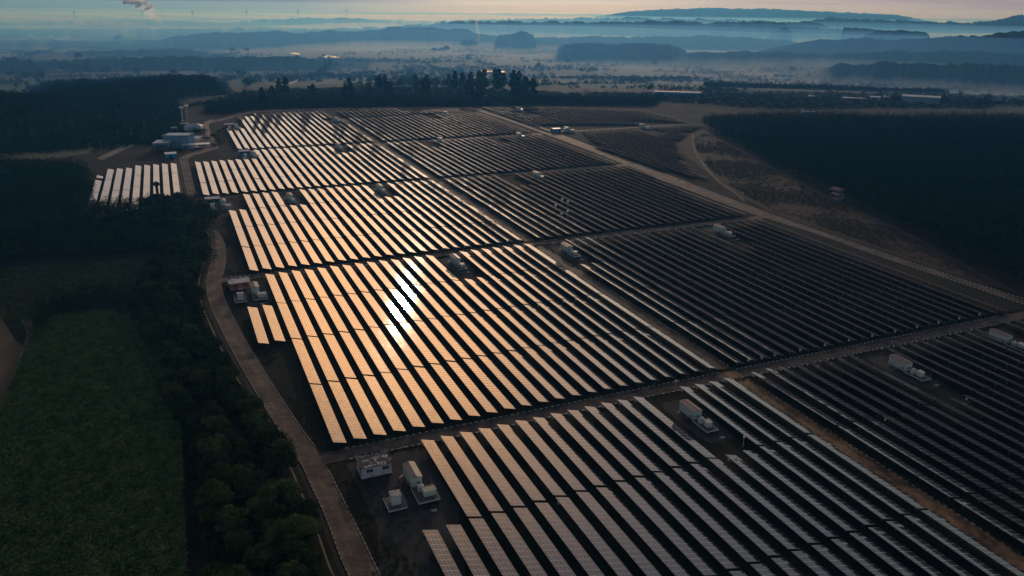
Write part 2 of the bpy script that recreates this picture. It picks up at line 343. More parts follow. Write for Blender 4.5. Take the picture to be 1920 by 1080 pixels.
# ------------------------------------------------------------------ roads and tracks
def resample(P, n):
    P = np.asarray(P, float); d = np.r_[0, np.cumsum(np.hypot(*np.diff(P, axis=0).T))]; tt = np.linspace(0, d[-1], n)
    return np.stack([np.interp(tt, d, P[:, k]) for k in range(P.shape[1])], -1), d[-1]
def smooth(P, it=2):
    P = np.asarray(P, float)
    for _ in range(it):
        Q = [P[0]]
        for a, b_ in zip(P[:-1], P[1:]): Q += [a*.75+b_*.25, a*.25+b_*.75]
        P = np.array(Q+[P[-1]])
    return P
def ribbon(name, Lq, Rq, mat, z=.03, n=120, label=None, cat='road'):
    A, la = resample(Lq, n); B, lb = resample(Rq, n); C = (A+B)/2; d = np.r_[0, np.cumsum(np.hypot(*np.diff(C, axis=0).T))]
    VA, VB = QS(A[:, 0], A[:, 1], z), QS(B[:, 0], B[:, 1], z); V = np.concatenate([VA, VB])
    k = np.arange(n-1); Fq = np.stack([k, k+n, k+n+1, k+1], -1)
    UV = np.stack([np.stack([0*k, d[k]], -1), np.stack([0*k+1, d[k]], -1), np.stack([0*k+1, d[k+1]], -1), np.stack([0*k, d[k+1]], -1)], 1)
    e1 = V[Fq[0, 1]]-V[Fq[0, 0]]; e2 = V[Fq[0, 3]]-V[Fq[0, 0]]
    if np.cross(e1, e2)[2] < 0: Fq = Fq[:, ::-1]; UV = UV[:, ::-1]
    return tag(link(name, np_mesh(name, V, Fq, UV), mat), label, cat, kind='structure')
def kerb(Pq, mat, wd=.3, h=.16, n=None, label='low painted kerb along the track'):
    P0, L = resample(Pq, 2); n = n or max(2, int(L/3)); P, L = resample(Pq, n); T = np.gradient(P, axis=0); T /= np.hypot(T[:, 0], T[:, 1])[:, None]
    N = np.stack([-T[:, 1], T[:, 0]], -1); d = np.linspace(0, L, n)
    A, B = P+N*wd/2, P-N*wd/2; V = np.concatenate([QS(A[:, 0], A[:, 1], 0), QS(A[:, 0], A[:, 1], h), QS(B[:, 0], B[:, 1], h), QS(B[:, 0], B[:, 1], 0)])
    k = np.arange(n-1); Fs = []; U = []
    for a in range(3):
        Fs.append(np.stack([k+a*n, k+1+a*n, k+1+(a+1)*n, k+(a+1)*n], -1))
        U.append(np.stack([np.stack([0*k, d[k]], -1), np.stack([0*k, d[k+1]], -1), np.stack([0*k+1, d[k+1]], -1), np.stack([0*k+1, d[k]], -1)], 1))
    return tag(link('kerb', np_mesh('kerb', V, np.concatenate(Fs), np.concatenate(U)), mat), label, 'kerb', kind='structure')
pf = lambda L: np.array([PF(*p) for p in L])
road_l = smooth(pf([(655, 1080), (640, 1050), (610, 965), (586, 917), (570, 878), (554.8, 854), (526, 810), (492.6, 757), (470.5, 720.5), (429, 647), (402, 591), (390, 562), (386.6, 528.5), (389, 514), (398.6, 480), (398.6, 461), (390, 442), (373, 418), (359, 384), (352, 362), (345, 335), (340, 310), (336, 296)]))
road_r = smooth(pf([(713, 1080), (668, 985), (640, 930), (612, 872), (593, 840), (573, 815), (548, 778), (520, 735), (470, 655), (448, 615), (426, 574), (415.5, 543), (414, 528.5), (418, 515), (422.7, 495), (424, 471), (418, 449), (402, 425), (385.4, 403), (371, 381.7), (364, 355), (358, 325), (353, 305), (351, 293)]))
ext = lambda P: np.concatenate([[P[0]+(P[0]-P[1])/np.hypot(*(P[0]-P[1]))*70], P])
road_l, road_r = ext(road_l), ext(road_r)
ribbon('perimeter_road', road_l, road_r, M['concrete_road'], .035, 260, 'winding worn concrete road along the left edge of the solar field')
def cut(P, holes):
    """split a polyline where s lies inside a hole (road mouths)"""
    P, _ = resample(P, 500); out = []; cur = []
    for p in P:
        if any(a < p[1] < b_ for a, b_ in holes):
            if len(cur) > 3: out.append(np.array(cur))
            cur = []
        else: cur.append(p)
    if len(cur) > 3: out.append(np.array(cur))
    return out
for P in cut(road_r, [(-10, 2), (157, 171), (324, 338)]): kerb(P, M['kerbworn'], label='black and white kerb on the field side of the winding road')
kerb(road_l, M['kerbworn'], label='black and white kerb on the tree side of the winding road')
# drain beside the road, laid as a flat strip of even near-black colour
dr = resample(road_l, 300)[0]; T = np.gradient(dr, axis=0); T /= np.hypot(T[:, 0], T[:, 1])[:, None]; Nn = np.stack([-T[:, 1], T[:, 0]], -1)
if Nn[150, 0] > 0: Nn = -Nn
M['drain'] = simple('dark_drain', (.012, .012, .012), .9, .3); M['concline'] = simple('drain_edge', (.22, .19, .15), .85, .4, .4)
ribbon('drain', dr+Nn*.5, dr+Nn*1.6, M['drain'], .02, 300, 'dark open drain beside the winding road', 'drain')
ribbon('drain_edge', dr+Nn*2.9, dr+Nn*3.35, M['concline'], .024, 300, 'pale concrete drain edge below the trees', 'drain')
def qstrip(name, q0, q1, s0, s1, mat, z, label, kb=None, along='q'):
    if along == 'q': ribbon(name, [(q0, s0), (q1, s0)], [(q0, s1), (q1, s1)], mat, z, 80, label)
    else: ribbon(name, [(q0, s0), (q0, s1)], [(q1, s0), (q1, s1)], mat, z, 80, label)
TR = [(-7.0, -1.2, -6, 320), (160.6, 166.2, -26, 291), (327.5, 333.2, -24, 296), (487.8, 493.5, 15, 297)]
for n_, (a, b_, q0, q1) in enumerate(TR):
    qstrip('cross_track', q0, q1, a, b_, M['track'], .028, 'dirt track crossing between the %s solar blocks' % ('front', 'middle', 'rear', 'far')[n_])
    if n_ < 3:
        for s_ in (a-.1, b_+.1):
            for qa, qb in ((q0+9 if n_ else q0+9, 134.6), (141.6, 276 if n_ == 0 else 280)): kerb([(qa, s_), (qb, s_)], M['kerb'], label='black and white kerb along the cross track')
L1 = (135.6, 140.6)
qstrip('field_track', *L1, 0, 652, M['track'], .032, 'dirt track running away between left and right blocks', along='s')
qstrip('field_track', *L1, -200, -1, M['soil_track'], .034, 'orange dry soil track between the two front blocks', along='s')
for q_ in L1:
    e_ = -.15 if q_ < 138 else .15
    kerb([(q_+e_, -9), (q_+e_, -200)], M['kerbred'], label='red and white kerb along the orange soil track')
    kerb([(q_+e_, 2), (q_+e_, 158)], M['kerb'], label='kerb beside the track in the middle blocks'); kerb([(q_+e_, 169), (q_+e_, 325)], M['kerb'], label='kerb beside the track in the rear blocks')
l2l = pf([(880, 203), (930, 218), (1000, 243), (1060, 265), (1120, 288), (1165, 306), (1280, 352), (1400, 398), (1436.7, 408.7), (1551.5, 445), (1657, 484), (1793, 528), (1908, 567), (1990, 594)])
l2r = pf([(900, 203), (950, 215), (1020, 240), (1090, 266), (1150, 290), (1190, 303), (1310, 350), (1425, 394), (1445, 401), (1557.5, 440.4), (1672.3, 479.7), (1793, 520.5), (1914, 558), (1996, 585)])
ribbon('far_track', smooth(l2l), smooth(l2r), M['track'], .03, 160, 'pale dirt track bounding the solar field on the right')
kerb(smooth(l2l[6:]), M['kerb'], label='kerb on the panel side of the right boundary track'); kerb(smooth(l2r[6:]), M['kerb'], label='kerb on the wood side of the right boundary track')
qstrip('cross_track', 318, 470, 493, 498, M['track'], .028, 'dirt track between the two far right blocks')
# tracks by the office buildings
M['plaza'] = road_mat('yard_paving', (.22, .17, .12), (.32, .25, .17), (.12, .095, .07))
ribbon('office_track', smooth(pf([(335, 297), (352, 288), (372, 283), (388, 277), (402, 276)])), smooth(pf([(352, 297), (366, 290), (380, 287), (398, 281), (412, 278)])), M['plaza'], .027, 40, 'pale track bending to the office yard')
ribbon('office_track', smooth(pf([(393, 279), (389, 262), (384, 248), (381, 236), (383, 228), (398, 224)])), smooth(pf([(411, 279), (402, 262), (396, 248), (391, 238), (392, 232), (402, 228)])), M['plaza'], .025, 60, 'pale track climbing past the office buildings')
ribbon('yard', pf([(340, 277), (352, 254)]), pf([(400, 278), (392, 254)]), M['plaza'], .021, 20, 'pale paved yard in front of the office', 'yard')
ribbon('rear_track', smooth(pf([(396, 226), (430, 219), (450, 213), (480, 207.5), (560, 204.5), (700, 202), (885, 201)])), smooth(pf([(400, 230), (434, 222), (455, 215.5), (480, 210), (560, 206.5), (700, 203.5), (885, 203)])), M['track'], .026, 90, 'dirt track along the far edge of the solar field')
ribbon('access_road', smooth(pf([(180, 297), (215, 281), (250, 264), (283, 250), (300, 244)])), smooth(pf([(192, 300), (228, 284), (262, 267), (290, 254), (306, 247)])), M['plaza'], .026, 50, 'pale access road left of the office')
ribbon('bank_path', smooth(pf([(1298, 250), (1299, 280), (1312, 300), (1330, 325), (1350, 345), (1375, 360), (1395, 378)])), smooth(pf([(1300, 250), (1301, 280), (1314.4, 299.3), (1332.3, 324), (1352.4, 343.3), (1377.3, 358.3), (1397.8, 375.8)])), M['track'], .026, 60, 'narrow pale path along the brown bank', 'path')
def sheet(name, pts, mat, z, label, cat):
    P = np.array([PF(*p) for p in pts]) if len(pts[0]) == 2 and pts[0][0] > 0 and max(p[0] for p in pts) > 330 or name == 'earth_bank' else np.array(pts, float)
    V = QS(P[:, 0], P[:, 1], z); me = bpy.data.meshes.new(name); me.from_pydata([tuple(v) for v in V], [], [tuple(range(len(V)))]); me.update(); me.polygons[0].use_smooth = False
    if me.polygons[0].normal.z < 0: me.flip_normals()
    return tag(link(name, me, mat), label, cat, kind='structure')
def qsheet(name, pts, mat, z, label, cat='ground'):
    P = np.array(pts, float); V = QS(P[:, 0], P[:, 1], z); me = bpy.data.meshes.new(name); me.from_pydata([tuple(v) for v in V], [], [tuple(range(len(V)))]); me.update(); me.polygons[0].use_smooth = False
    if me.polygons[0].normal.z < 0: me.flip_normals()
    return tag(link(name, me, mat), label, cat, kind='structure')
M['bank'] = stained('bank_soil', (.026, .026, .014), (.055, .032, .02), .95, .07, .48, .2)
qsheet('earth_bank', pf([(1262, 275), (1306, 240), (1315, 240), (1400, 285), (1480, 330), (1560, 370), (1700, 435), (1800, 490), (1960, 575), (1915, 553), (1790, 515), (1670, 474), (1557, 436), (1445, 397), (1400, 374), (1350, 340)]), M['bank'], .012, 'brown scrubby bank between boundary track and plantation', 'bank')

# ------------------------------------------------------------------ solar tables
TW, TL, HI, SLOPE = 3.96, 39.2, 2.2, R(15.5)
ct, st_ = math.cos(SLOPE), math.sin(SLOPE)
def panel_geo(L, th=.06):
    v = [(0, 0, HI), (TW*ct, 0, HI-TW*st_), (TW*ct, L, HI-TW*st_), (0, L, HI)]
    lo = [(x-st_*th, y, z-ct*th) for x, y, z in v]
    return np.array(v+lo), np.array([(0, 1, 2, 3), (4, 7, 6, 5), (0, 4, 5, 1), (1, 5, 6, 2), (2, 6, 7, 3), (3, 7, 4, 0)])
UVP = np.zeros((6, 4, 2)); UVP[0] = [(0, 0), (4, 0), (4, 20), (0, 20)]; UVP[1:] = .5
pv, pfc = panel_geo(TL)
ME_PANEL = np_mesh('panel_bank', pv, pfc, UVP, MI=[0, 1, 1, 1, 1, 1]); ME_PANEL.materials.append(M['panel']); ME_PANEL.materials.append(M['back'])
mb = MB(); mb.box(-.05, .05, -.05, .05, 0, HI-1.75*st_-.12); ME_POST = mb.mesh('support_post'); ME_POST.materials.append(M['steel'])
mb = MB()
for xx in (.7, 3.2): z_ = HI-xx*math.tan(SLOPE)-.11; mb.box(xx-.04, xx+.04, .3, TL-.3, z_-.1, z_)
for k in range(5):
    y_ = 1.6+k*9.0; a = (.35, y_, HI-.35*math.tan(SLOPE)-.26); c_ = (3.55, y_, HI-3.55*math.tan(SLOPE)-.26); mb.tube(a, c_, .06, n=4)
ME_RAIL = mb.mesh('rail'); ME_RAIL.materials.append(M['steel'])
mb = MB(); mb.box(-.28, .28, -.18, .18, -.42, .42); mb.box(-.31, .31, -.21, .21, .42, .47); ME_BOX = mb.mesh('combiner_box'); ME_BOX.materials.append(M['boxwhite'])
mb = MB(); mb.box(-.35, .35, -.3, .3, 0, .12); ME_PAD = mb.mesh('box_plinth')

W23 = list(range(23)); ORD = 'first second third fourth fifth sixth seventh eighth ninth tenth eleventh twelfth thirteenth fourteenth fifteenth sixteenth seventeenth eighteenth nineteenth twentieth'.split()
def ordn(n):
    if n <= 20: return ORD[n-1]
    te = {2: 'twenty', 3: 'thirty', 4: 'forty', 5: 'fifty', 6: 'sixty', 7: 'seventy'}[n//10]
    return te+'-'+ORD[n % 10-1] if n % 10 else {20: 'twentieth', 30: 'thirtieth', 40: 'fortieth'}.get(n, te+'-tieth')
PITCHQ = 5.93; tables = []   # (block, row number, table number from far end, q, s0, len, box)
def block(key, rows, s0, s1, nt, q_of=None, miss=(), only=None, box=None, maxt=None):
    g = 1.1; l = (s1-s0-(nt-1)*g)/nt
    for n_, r in enumerate(rows):
        for k in range(nt):
            if (r, k) in miss or (only and r in only and k not in only[r]): continue
            s_b = s1-(k+1)*l-k*g; q = (q_of(r) if q_of else r*PITCHQ)
            bx = box(r, k) if box else None
            tables.append((key, n_+1, k+1, q, s_b, l, bx))
# front blocks: rows start at s=-8.2 and run towards and past the camera side
block('F', list(range(2, 23)), -8.2-4*TL-3*.87, -8.2, 4, miss={(17, 0), (18, 0), (2, 0), (3, 0)}, box=lambda r, k: 'far' if k == 0 or (r in (17, 8) and k == 1) else None)
block('FE', list(range(24, 49)), -8.0-4*TL-3*.87, -8.0, 4, miss={(32, 0), (33, 0), (43, 0), (44, 0)}, box=lambda r, k: 'far' if (k == 0 or (k == 1 and r in (33, 27, 38, 44))) else None)
block('M', list(range(-2, 23)), 0, 159.4, 4, miss={(14, 0), (15, 0)}, only={-2: (1,), -1: (1,)}, box=lambda r, k: 'far' if (k == 0 and r > 8) or (k == 2 and r in (15, 17, 19, 21, 20)) else None)
block('ME', list(range(24, 48)), 0, 158.4, 4, miss={(24, 0), (25, 0), (40, 0), (41, 0)}, box=lambda r, k: 'near' if (k == 3 and r > 24 and r % 2 == 1) or (k == 3 and r in (26, 46)) else ('far' if k == 0 and r % 2 else None))
block('N', list(range(-1, 23)), 167.4, 326, 4, miss={(-1, 0), (0, 0), (5, 0), (6, 0), (15, 0), (16, 0)}, box=lambda r, k: 'near' if (k == 3 and r > 14 and r % 2) else None)
block('NE', list(range(24, 50)), 167.6, 326.3, 4, miss={(31, 0), (32, 0)}, only={47: (0, 1, 2, 3), 48: (0, 1), 49: (0,)}, box=lambda r, k: 'near' if k == 3 and r % 2 == 0 else ('far' if k == 1 and r > 33 else None))
block('P', list(range(-3, 23)), 334, 487, 4, miss={(r, 0) for r in range(-3, 5)} | {(16, 0), (17, 0)})
block('PE', list(range(24, 49)), 334.5, 486.3, 4, miss={(29, 0), (30, 0), (40, 0), (41, 0)})
block('Q', list(range(3, 23)), 496, 648, 4, miss={(r, 0) for r in range(3, 6)} | {(20, 0), (21, 0)})
block('QE', list(range(24, 49)), 496.5, 646, 4, miss={(38, 0), (39, 0)})
block('R', list(range(6, 9)), 650.5, 690, 1); block('R', list(range(9, 22)), 650, 711, 2)
block('RE', list(range(24, 47)), 653, 708, 2, only={**{r: (1,) for r in range(36, 47)}})
# left block (its rows converge slightly), clipped by the wood in front
for n_ in range(9):
    q = -83.8+n_*(83.8-35.0)/8; top = 421 if n_ == 0 else (442 if n_ < 4 else 449.5)
    for k in range(4 if n_ > 3 else 4):
        l = 37.0; s_b = 449.5-(k+1)*l-k*.87-(0 if n_ > 3 else 7.5)
        s_e = min(top, s_b+l)
        if n_ == 0 and k == 0: s_b = s_e-8.5
        tables.append(('LB', n_+1, k+1, q, s_b, s_e-s_b, None))
# far right blocks, their right ends stepping back along the boundary
for r in range(52, 81):
    top = np.interp(r, [52, 60, 68, 80], [684, 672, 655, 606]); l = 36.0; k = 0; s_e = top
    while s_e-l > 500:
        if not (r in (56, 57, 58) and 615 < s_e-l/2 < 660): tables.append(('G', r-51, k+1, r*PITCHQ, s_e-l, l, None))
        s_e -= l+.87; k += 1
for r in range(52, 80):
    bot = np.interp(r, [52, 53.6, 55.4, 59.6, 65, 71.8, 80], [300, 254, 296, 343, 399, 440, 480]); s_e = np.interp(r, [52, 57], [408, 490]); k = 0
    if r < 54: s_e = 410
    while s_e-12 > bot:
        l = min(38.0, s_e-bot)
        if not (r in (67, 68, 69) and k == 0): tables.append(('H', r-51, k+1, r*PITCHQ, s_e-l, l, None))
        s_e -= l+.87; k += 1
PH = {'F': 'front block beside the white hut', 'FE': 'front block beyond the orange track', 'M': 'glinting block behind the front block',
      'ME': 'dark block right of the glint', 'N': 'golden block behind the pink hut', 'NE': 'dark block behind the sensor plates', 'P': 'golden block behind the green hut',
      'PE': 'rear block with amber rows', 'Q': 'golden block by the red hut', 'QE': 'far amber block', 'R': 'farthest left strip', 'RE': 'farthest right strip', 'LB': 'small block left of the road',
      'G': 'far right dark block', 'H': 'stepped far right block'}
def project(p):
    p = np.asarray(p, float)-np.array([0, 0, H]); fwd = np.array(_f); rt = np.array(_r); up = np.array(_u)
    z = p@fwd; return 960+FPX*(p@rt)/z, 540-FPX*(p@up)/z, z
rank = []
for i_, tb in enumerate(tables):
    q, s0, l = tb[3], tb[4], tb[5]
    C4 = QS([q, q+TW*ct, q+TW*ct, q], [s0, s0, s0+l, s0+l], [HI, HI-TW*st_, HI-TW*st_, HI]); u_, v_, z_ = project(C4)
    if (z_ < 5).any(): rank.append(0.0); continue
    # clip sample: share of the table inside the frame
    ss = np.linspace(s0, s0+l, 12); uu, vv, zz = project(QS(q+2, ss, 1.6)); inside = ((uu > 0) & (uu < 1920) & (vv > 0) & (vv < 1080) & (zz > 5)).mean()
    ar = .5*abs(sum(u_[k]*v_[(k+1) % 4]-u_[(k+1) % 4]*v_[k] for k in range(4)))
    rank.append(ar*inside if inside > 0 else 0.0)
rank = np.array(rank); order = np.argsort(-rank); indiv = set(order[:300].tolist())
rest_v, rest_f, rest_uv, rest_m = [], [], [], []
Frot3 = FROT.to_3x3(); nv = 0; used_labels = set()
for i_, tb in enumerate(tables):
    key, rn, tn, q, s0, l, bx = tb
    if rank[i_] <= 0 and i_ not in indiv: continue
    jt, jx, jz = rng.normal(0, .0045), rng.normal(0, .0016), rng.normal(0, .05)
    if key in 'GH': jt -= .055+.0022*max(0, rn-4)
    elif key in ('NE', 'PE', 'QE', 'RE'): jt -= .012
    M4 = Matrix.Translation(Vector(QS(q, s0, jz))) @ FROT @ Matrix.Rotation(jx, 4, 'X') @ Matrix.Rotation(jt, 4, 'Y')
    if i_ in indiv:
        lab = '%s table in the %s row of the %s' % (ordn(tn), ordn(rn), PH[key])
        o = empty('solar_table', M4, lab, 'solar table', 'solar tables in long rows')
        c_ = bpy.data.objects.new('panel_bank', ME_PANEL); COL.objects.link(c_); c_.parent = o; c_.scale.y = l/TL
        c_ = bpy.data.objects.new('rail', ME_RAIL); COL.objects.link(c_); c_.parent = o; c_.scale.y = l/TL
        for k in range(5):
            c_ = bpy.data.objects.new('support_post', ME_POST); COL.objects.link(c_); c_.parent = o; c_.location = (1.75, (1.6+k*9.0)*l/TL, 0)
        if bx:
            c_ = bpy.data.objects.new('combiner_box', ME_BOX); COL.objects.link(c_); c_.parent = o; c_.location = (.42, l-1.3 if bx == 'far' else 1.1, 1.32)
    else:
        Mt = np.array(M4); pv2 = pv.copy(); pv2[:, 1] *= l/TL; fs = [pfc]; vs_ = [pv2]; off = 8
        for k in range(3):
            y_ = (1.6+k*18)*l/TL; bxv = np.array([(1.7, y_, 0), (1.8, y_, 0), (1.8, y_, HI-.6), (1.7, y_, HI-.6)]); vs_.append(bxv); fs.append(np.array([[off, off+1, off+2, off+3]])); off += 4
        vv = np.concatenate(vs_); vv = vv@Mt[:3, :3].T+Mt[:3, 3]
        rest_v.append(vv); rest_f.append(np.concatenate(fs)+nv); nv += len(vv)
        u2 = np.full((9, 4, 2), .5); u2[0] = UVP[0]+[4*(i_ % 90), 20*(i_//90)]; rest_uv.append(u2); rest_m += [0]+[1]*8
o = link('far_solar_tables', np_mesh('far_solar_tables', np.concatenate(rest_v), np.concatenate(rest_f), np.concatenate(rest_uv), MI=rest_m), [M['panel'], M['back']])
tag(o, 'dense far rows of small solar tables filling the distant blocks', 'solar tables', 'solar tables in long rows', 'stuff')

# ------------------------------------------------------------------ stations, huts and fenced platforms
M['cabin'] = stained('cabin_pale_green', (.6, .7, .64), (.42, .5, .46), .5, .7, .6, .2)
M['rust'] = stained('rusty_roof', (.14, .09, .08), (.24, .19, .18), .5, .9, .5, .15)
M['rustwhite'] = stained('rust_streaked_white', (.6, .62, .6), (.16, .08, .05), .5, 1.3, .52, .08)
M['cream'] = simple('cream_sheet', (.62, .55, .4), .3, .12, 1.2, 0, .6)
M['red'] = simple('red_sign', (.5, .02, .03), .5, .1)
M['dark'] = simple('dark_opening', (.02, .022, .025), .5, .2)
M['glass'] = simple('window_glass', (.05, .07, .06), .12, .2, 2, 0, .6)
M['white'] = stained('weathered_white_wall', (.66, .62, .72), (.34, .32, .27), .8, .6, .62, .14)
M['pink'] = stained('faded_pink_wall', (.42, .2, .17), (.3, .16, .13), .8, .6, .6, .15)
M['green'] = stained('green_wall', (.05, .24, .19), (.05, .15, .12), .8, .6, .6, .15)
M['blue'] = stained('blue_wall', (.03, .22, .5), (.03, .15, .32), .8, .6, .6, .15)
M['redw'] = stained('red_wall', (.28, .05, .05), (.18, .04, .04), .8, .6, .6, .15)
M['mossroof'] = stained('mossy_flat_roof', (.045, .04, .04), (.6, .58, .6), .85, .75, .56, .05)
M['whiteroof'] = stained('chalky_flat_roof', (.62, .6, .6), (.06, .055, .06), .85, .5, .57, .06)
M['greyroof'] = simple('grey_sheet_roof', (.32, .33, .36), .45, .2, .6, 0, .4)
M['fence'] = simple('fence_wire', (.2, .2, .19), .5, .15)
M['deck'] = simple('platform_deck', (.09, .09, .09), .8, .3)
M['beam'] = stained('white_edge_beam', (.62, .64, .68), (.3, .28, .26), .5, 1.5, .6, .1)
def cabin_meshes():
    d = {}
    b = MB(); b.box(0, 3.0, 0, 7.4, .9, 3.75)
    for k in range(7): y = .08+k*1.2; b.box(-.05, 0, y, y+.09, .95, 3.7)
    for x_ in (.0, 2.94): b.box(x_, x_+.06, -.05, 0, .95, 3.7)
    d['body'] = (b.mesh('body'), 'cabin')
    b = MB(); b.gable(-.22, 3.22, -.25, 7.6, 3.72, .42); b.box(1.42, 1.58, -.22, 7.58, 4.12, 4.26); d['roof'] = (b.mesh('roof'), 'rust')
    b = MB(); b.box(-.09, -.052, 5.9, 6.9, 1.05, 3.2); b.box(-.13, -.09, 6.7, 6.78, 2.0, 2.2); d['door'] = (b.mesh('door'), 'cabin')
    b = MB(); b.box(-.1, -.052, .75, 1.45, 1.35, 2.15); d['warning_sign'] = (b.mesh('warning_sign'), 'red')
    b = MB(); b.box(-.12, -.052, 2.1, 2.9, 1.3, 1.9)
    for k in range(4): b.box(-.15, -.12, 2.12, 2.88, 1.36+k*.14, 1.42+k*.14)
    d['vent'] = (b.mesh('vent'), 'cabin')
    b = MB(); b.box(-.95, -.15, 6.0, 6.8, .75, .85); b.box(-1.25, -.95, 6.0, 6.8, .45, .55); b.box(-1.55, -1.25, 6.0, 6.8, .15, .25); b.tube((-1.5, 6.0, 0), (-.95, 6.0, .8), .04); b.tube((-1.5, 6.8, 0), (-.95, 6.8, .8), .04)
    b.tube((-1.5, 6.0, .2), (-1.5, 6.0, 1.1), .03); b.tube((-1.5, 6.0, 1.1), (-.2, 6.0, 1.8), .03); d['steps'] = (b.mesh('steps'), 'steel')
    for i_, (x_, y_) in enumerate(((.3, .4), (2.4, .4), (.3, 3.6), (2.4, 3.6), (.3, 6.7), (2.4, 6.7))):
        b = MB(); b.box(x_, x_+.35, y_, y_+.35, 0, .9); d['foot', i_] = (b.mesh('foot'), 'concrete')
    return d
def platform_meshes(W, D):
    d = {}
    b = MB(); b.box(0, W, 0, D, .62, .8); d['deck'] = (b.mesh('deck'), 'deck')
    b = MB(); b.box(-.1, W+.1, -.1, 0, .5, .86); b.box(-.1, 0, 0, D, .5, .86); b.box(W, W+.1, 0, D, .5, .86); d['edge_beam'] = (b.mesh('edge_beam'), 'beam')
    b = MB()
    for x_ in (.05, W-.05):
        for k in range(5): y_ = .08+k*(D-.16)/4; b.tube((x_, y_, .8), (x_, y_, 2.75), .035, n=5)
        for z_ in (1.3, 2.0, 2.72): b.tube((x_, .05, z_), (x_, D-.05, z_), .02, n=4)
    for k in range(1, 4): b.tube((W*k/4, .05, .8), (W*k/4, .05, 2.75), .03, n=5)
    for z_ in (1.3, 2.0, 2.72): b.tube((.05, .05, z_), (W-.05, .05, z_), .02, n=4)
    d['fence'] = (b.mesh('fence'), 'fence')
    for i_, (x_, y_) in enumerate(((.2, .3), (W-.5, .3), (.2, D-.6), (W-.5, D-.6))):
        b = MB(); b.box(x_, x_+.3, y_, y_+.3, 0, .62); d['leg', i_] = (b.mesh('leg'), 'concrete')
    return d
def cabinet_meshes(Wc, Dc, Hc, roof):
    d = {}
    b = MB(); b.box(0, Wc, 0, Dc, 0, Hc); d['body'] = (b.mesh('body'), 'boxwhite')
    b = MB(); b.add([(-.16, -.2, Hc), (Wc+.16, -.2, Hc), (Wc+.16, Dc+.16, Hc+.22), (-.16, Dc+.16, Hc+.22), (-.16, -.2, Hc+.09), (Wc+.16, -.2, Hc+.09), (Wc+.16, Dc+.16, Hc+.31), (-.16, Dc+.16, Hc+.31)],
                    [(0, 3, 2, 1), (4, 5, 6, 7), (0, 1, 5, 4), (1, 2, 6, 5), (2, 3, 7, 6), (3, 0, 4, 7)]); d['roof'] = (b.mesh('roof'), roof)
    for i_ in range(2):
        x_ = .08+i_*(Wc/2-.04); b = MB(); b.box(x_, x_+Wc/2-.12, -.045, -.003, .12, Hc-.15); b.box(x_+(.05 if i_ else Wc/2-.25), x_+(.12 if i_ else Wc/2-.18), -.08, -.045, Hc*.45, Hc*.6); d['door', i_] = (b.mesh('door'), 'boxwhite')
    return d
def transformer_meshes():
    d = {}
    b = MB(); b.box(0, 1.5, 0, 1.1, 0, 1.5); b.box(-.06, 1.56, -.06, 1.16, 1.5, 1.58); d['tank'] = (b.mesh('tank'), 'boxwhite')
    b = MB()
    for k in range(8): b.box(.08+k*.18, .13+k*.18, -.35, -.003, .2, 1.35)
    d['radiator'] = (b.mesh('radiator'), 'boxwhite')
    b = MB(); b.tube((.1, .55, 1.85), (1.4, .55, 1.85), .2, n=10); b.tube((.4, .55, 1.55), (.4, .55, 1.7), .05); b.tube((1.1, .55, 1.55), (1.1, .55, 1.7), .05); d['oil_conservator'] = (b.mesh('oil_conservator'), 'boxwhite')
    b = MB(); b.box(.45, 1.05, 1.16, 2.2, 1.2, 1.7); d['cable_duct'] = (b.mesh('cable_duct'), 'steel')
    return d
for_fix = {}
def put(name, meshes, q, s, lab, cat, group, z=0.0, rot=0.0):
    M4 = Matrix.Translation(Vector(QS(q, s, z))) @ FROT @ Matrix.Rotation(rot, 4, 'Z')
    o = empty(name, M4, lab, cat, group)
    for k, (me, m) in meshes.items():
        n_ = k[0] if isinstance(k, tuple) else k
        if not me.materials: me.materials.append(M[m])
        c_ = bpy.data.objects.new(n_, me); COL.objects.link(c_); c_.parent = o
    return o
CAB = cabin_meshes(); PLAT = platform_meshes(4.0, 7.2); PLATW = platform_meshes(5.6, 7.2); PLAT2 = platform_meshes(4.7, 6.0)
SWG = cabinet_meshes(1.7, 1.8, 2.3, 'cream'); SWGW = cabinet_meshes(3.1, 1.6, 2.3, 'cream'); SWG2 = cabinet_meshes(2.5, 2.1, 2.7, 'rustwhite'); TRF = transformer_meshes()
mb = MB(); mb.box(0, 1.6, 0, 1.1, 0, .14); mb.box(.1, 1.5, .1, 1.0, .14, .2); ME_SLAB = mb.mesh('inspection_cover'); ME_SLAB.materials.append(M['concrete'])
def station(q, s, where, wide=False):
    put('inverter_cabin', CAB, q, s, 'pale green inverter cabin with brown roof '+where, 'cabin', 'inverter cabins in the solar field')
    put('fenced_platform', PLATW if wide else PLAT, q, s-7.3, 'fenced white edged platform by the cabin '+where, 'platform', 'fenced transformer platforms')
    put('transformer', TRF, q+(1.3 if wide else .75), s-2.45, 'grey transformer by the cabin '+where, 'transformer', 'transformers on platforms', z=.8)
    put('switchgear_cabinet', SWGW if wide else SWG, q+(2.1 if wide else 1.5), s-5.2, 'cream roofed cabinet by the cabin '+where, 'cabinet', 'switchgear cabinets')
    c_ = bpy.data.objects.new('inspection_cover', ME_SLAB); COL.objects.link(c_); c_.matrix_world = Matrix.Translation(Vector(QS(q+2.2, s-11.2, 0))) @ FROT
    tag(c_, 'pale concrete inspection cover near the cabin '+where, 'cover', 'concrete inspection covers')
    _a = np.linspace(0, 2*math.pi, 40, endpoint=False); _k = (abs(np.cos(_a))**5+abs(np.sin(_a))**5)**(-.2)*(1+rng.normal(0, .035, 40)); qsheet('gravel_yard', np.stack([q+1.9+5.4*np.cos(_a)*_k, s+1+13.2*np.sin(_a)*_k], -1), M['gravel'], .012, 'dark gravel yard around an inverter cabin', 'gravel')
def pq(u, v): return PF(u, v)
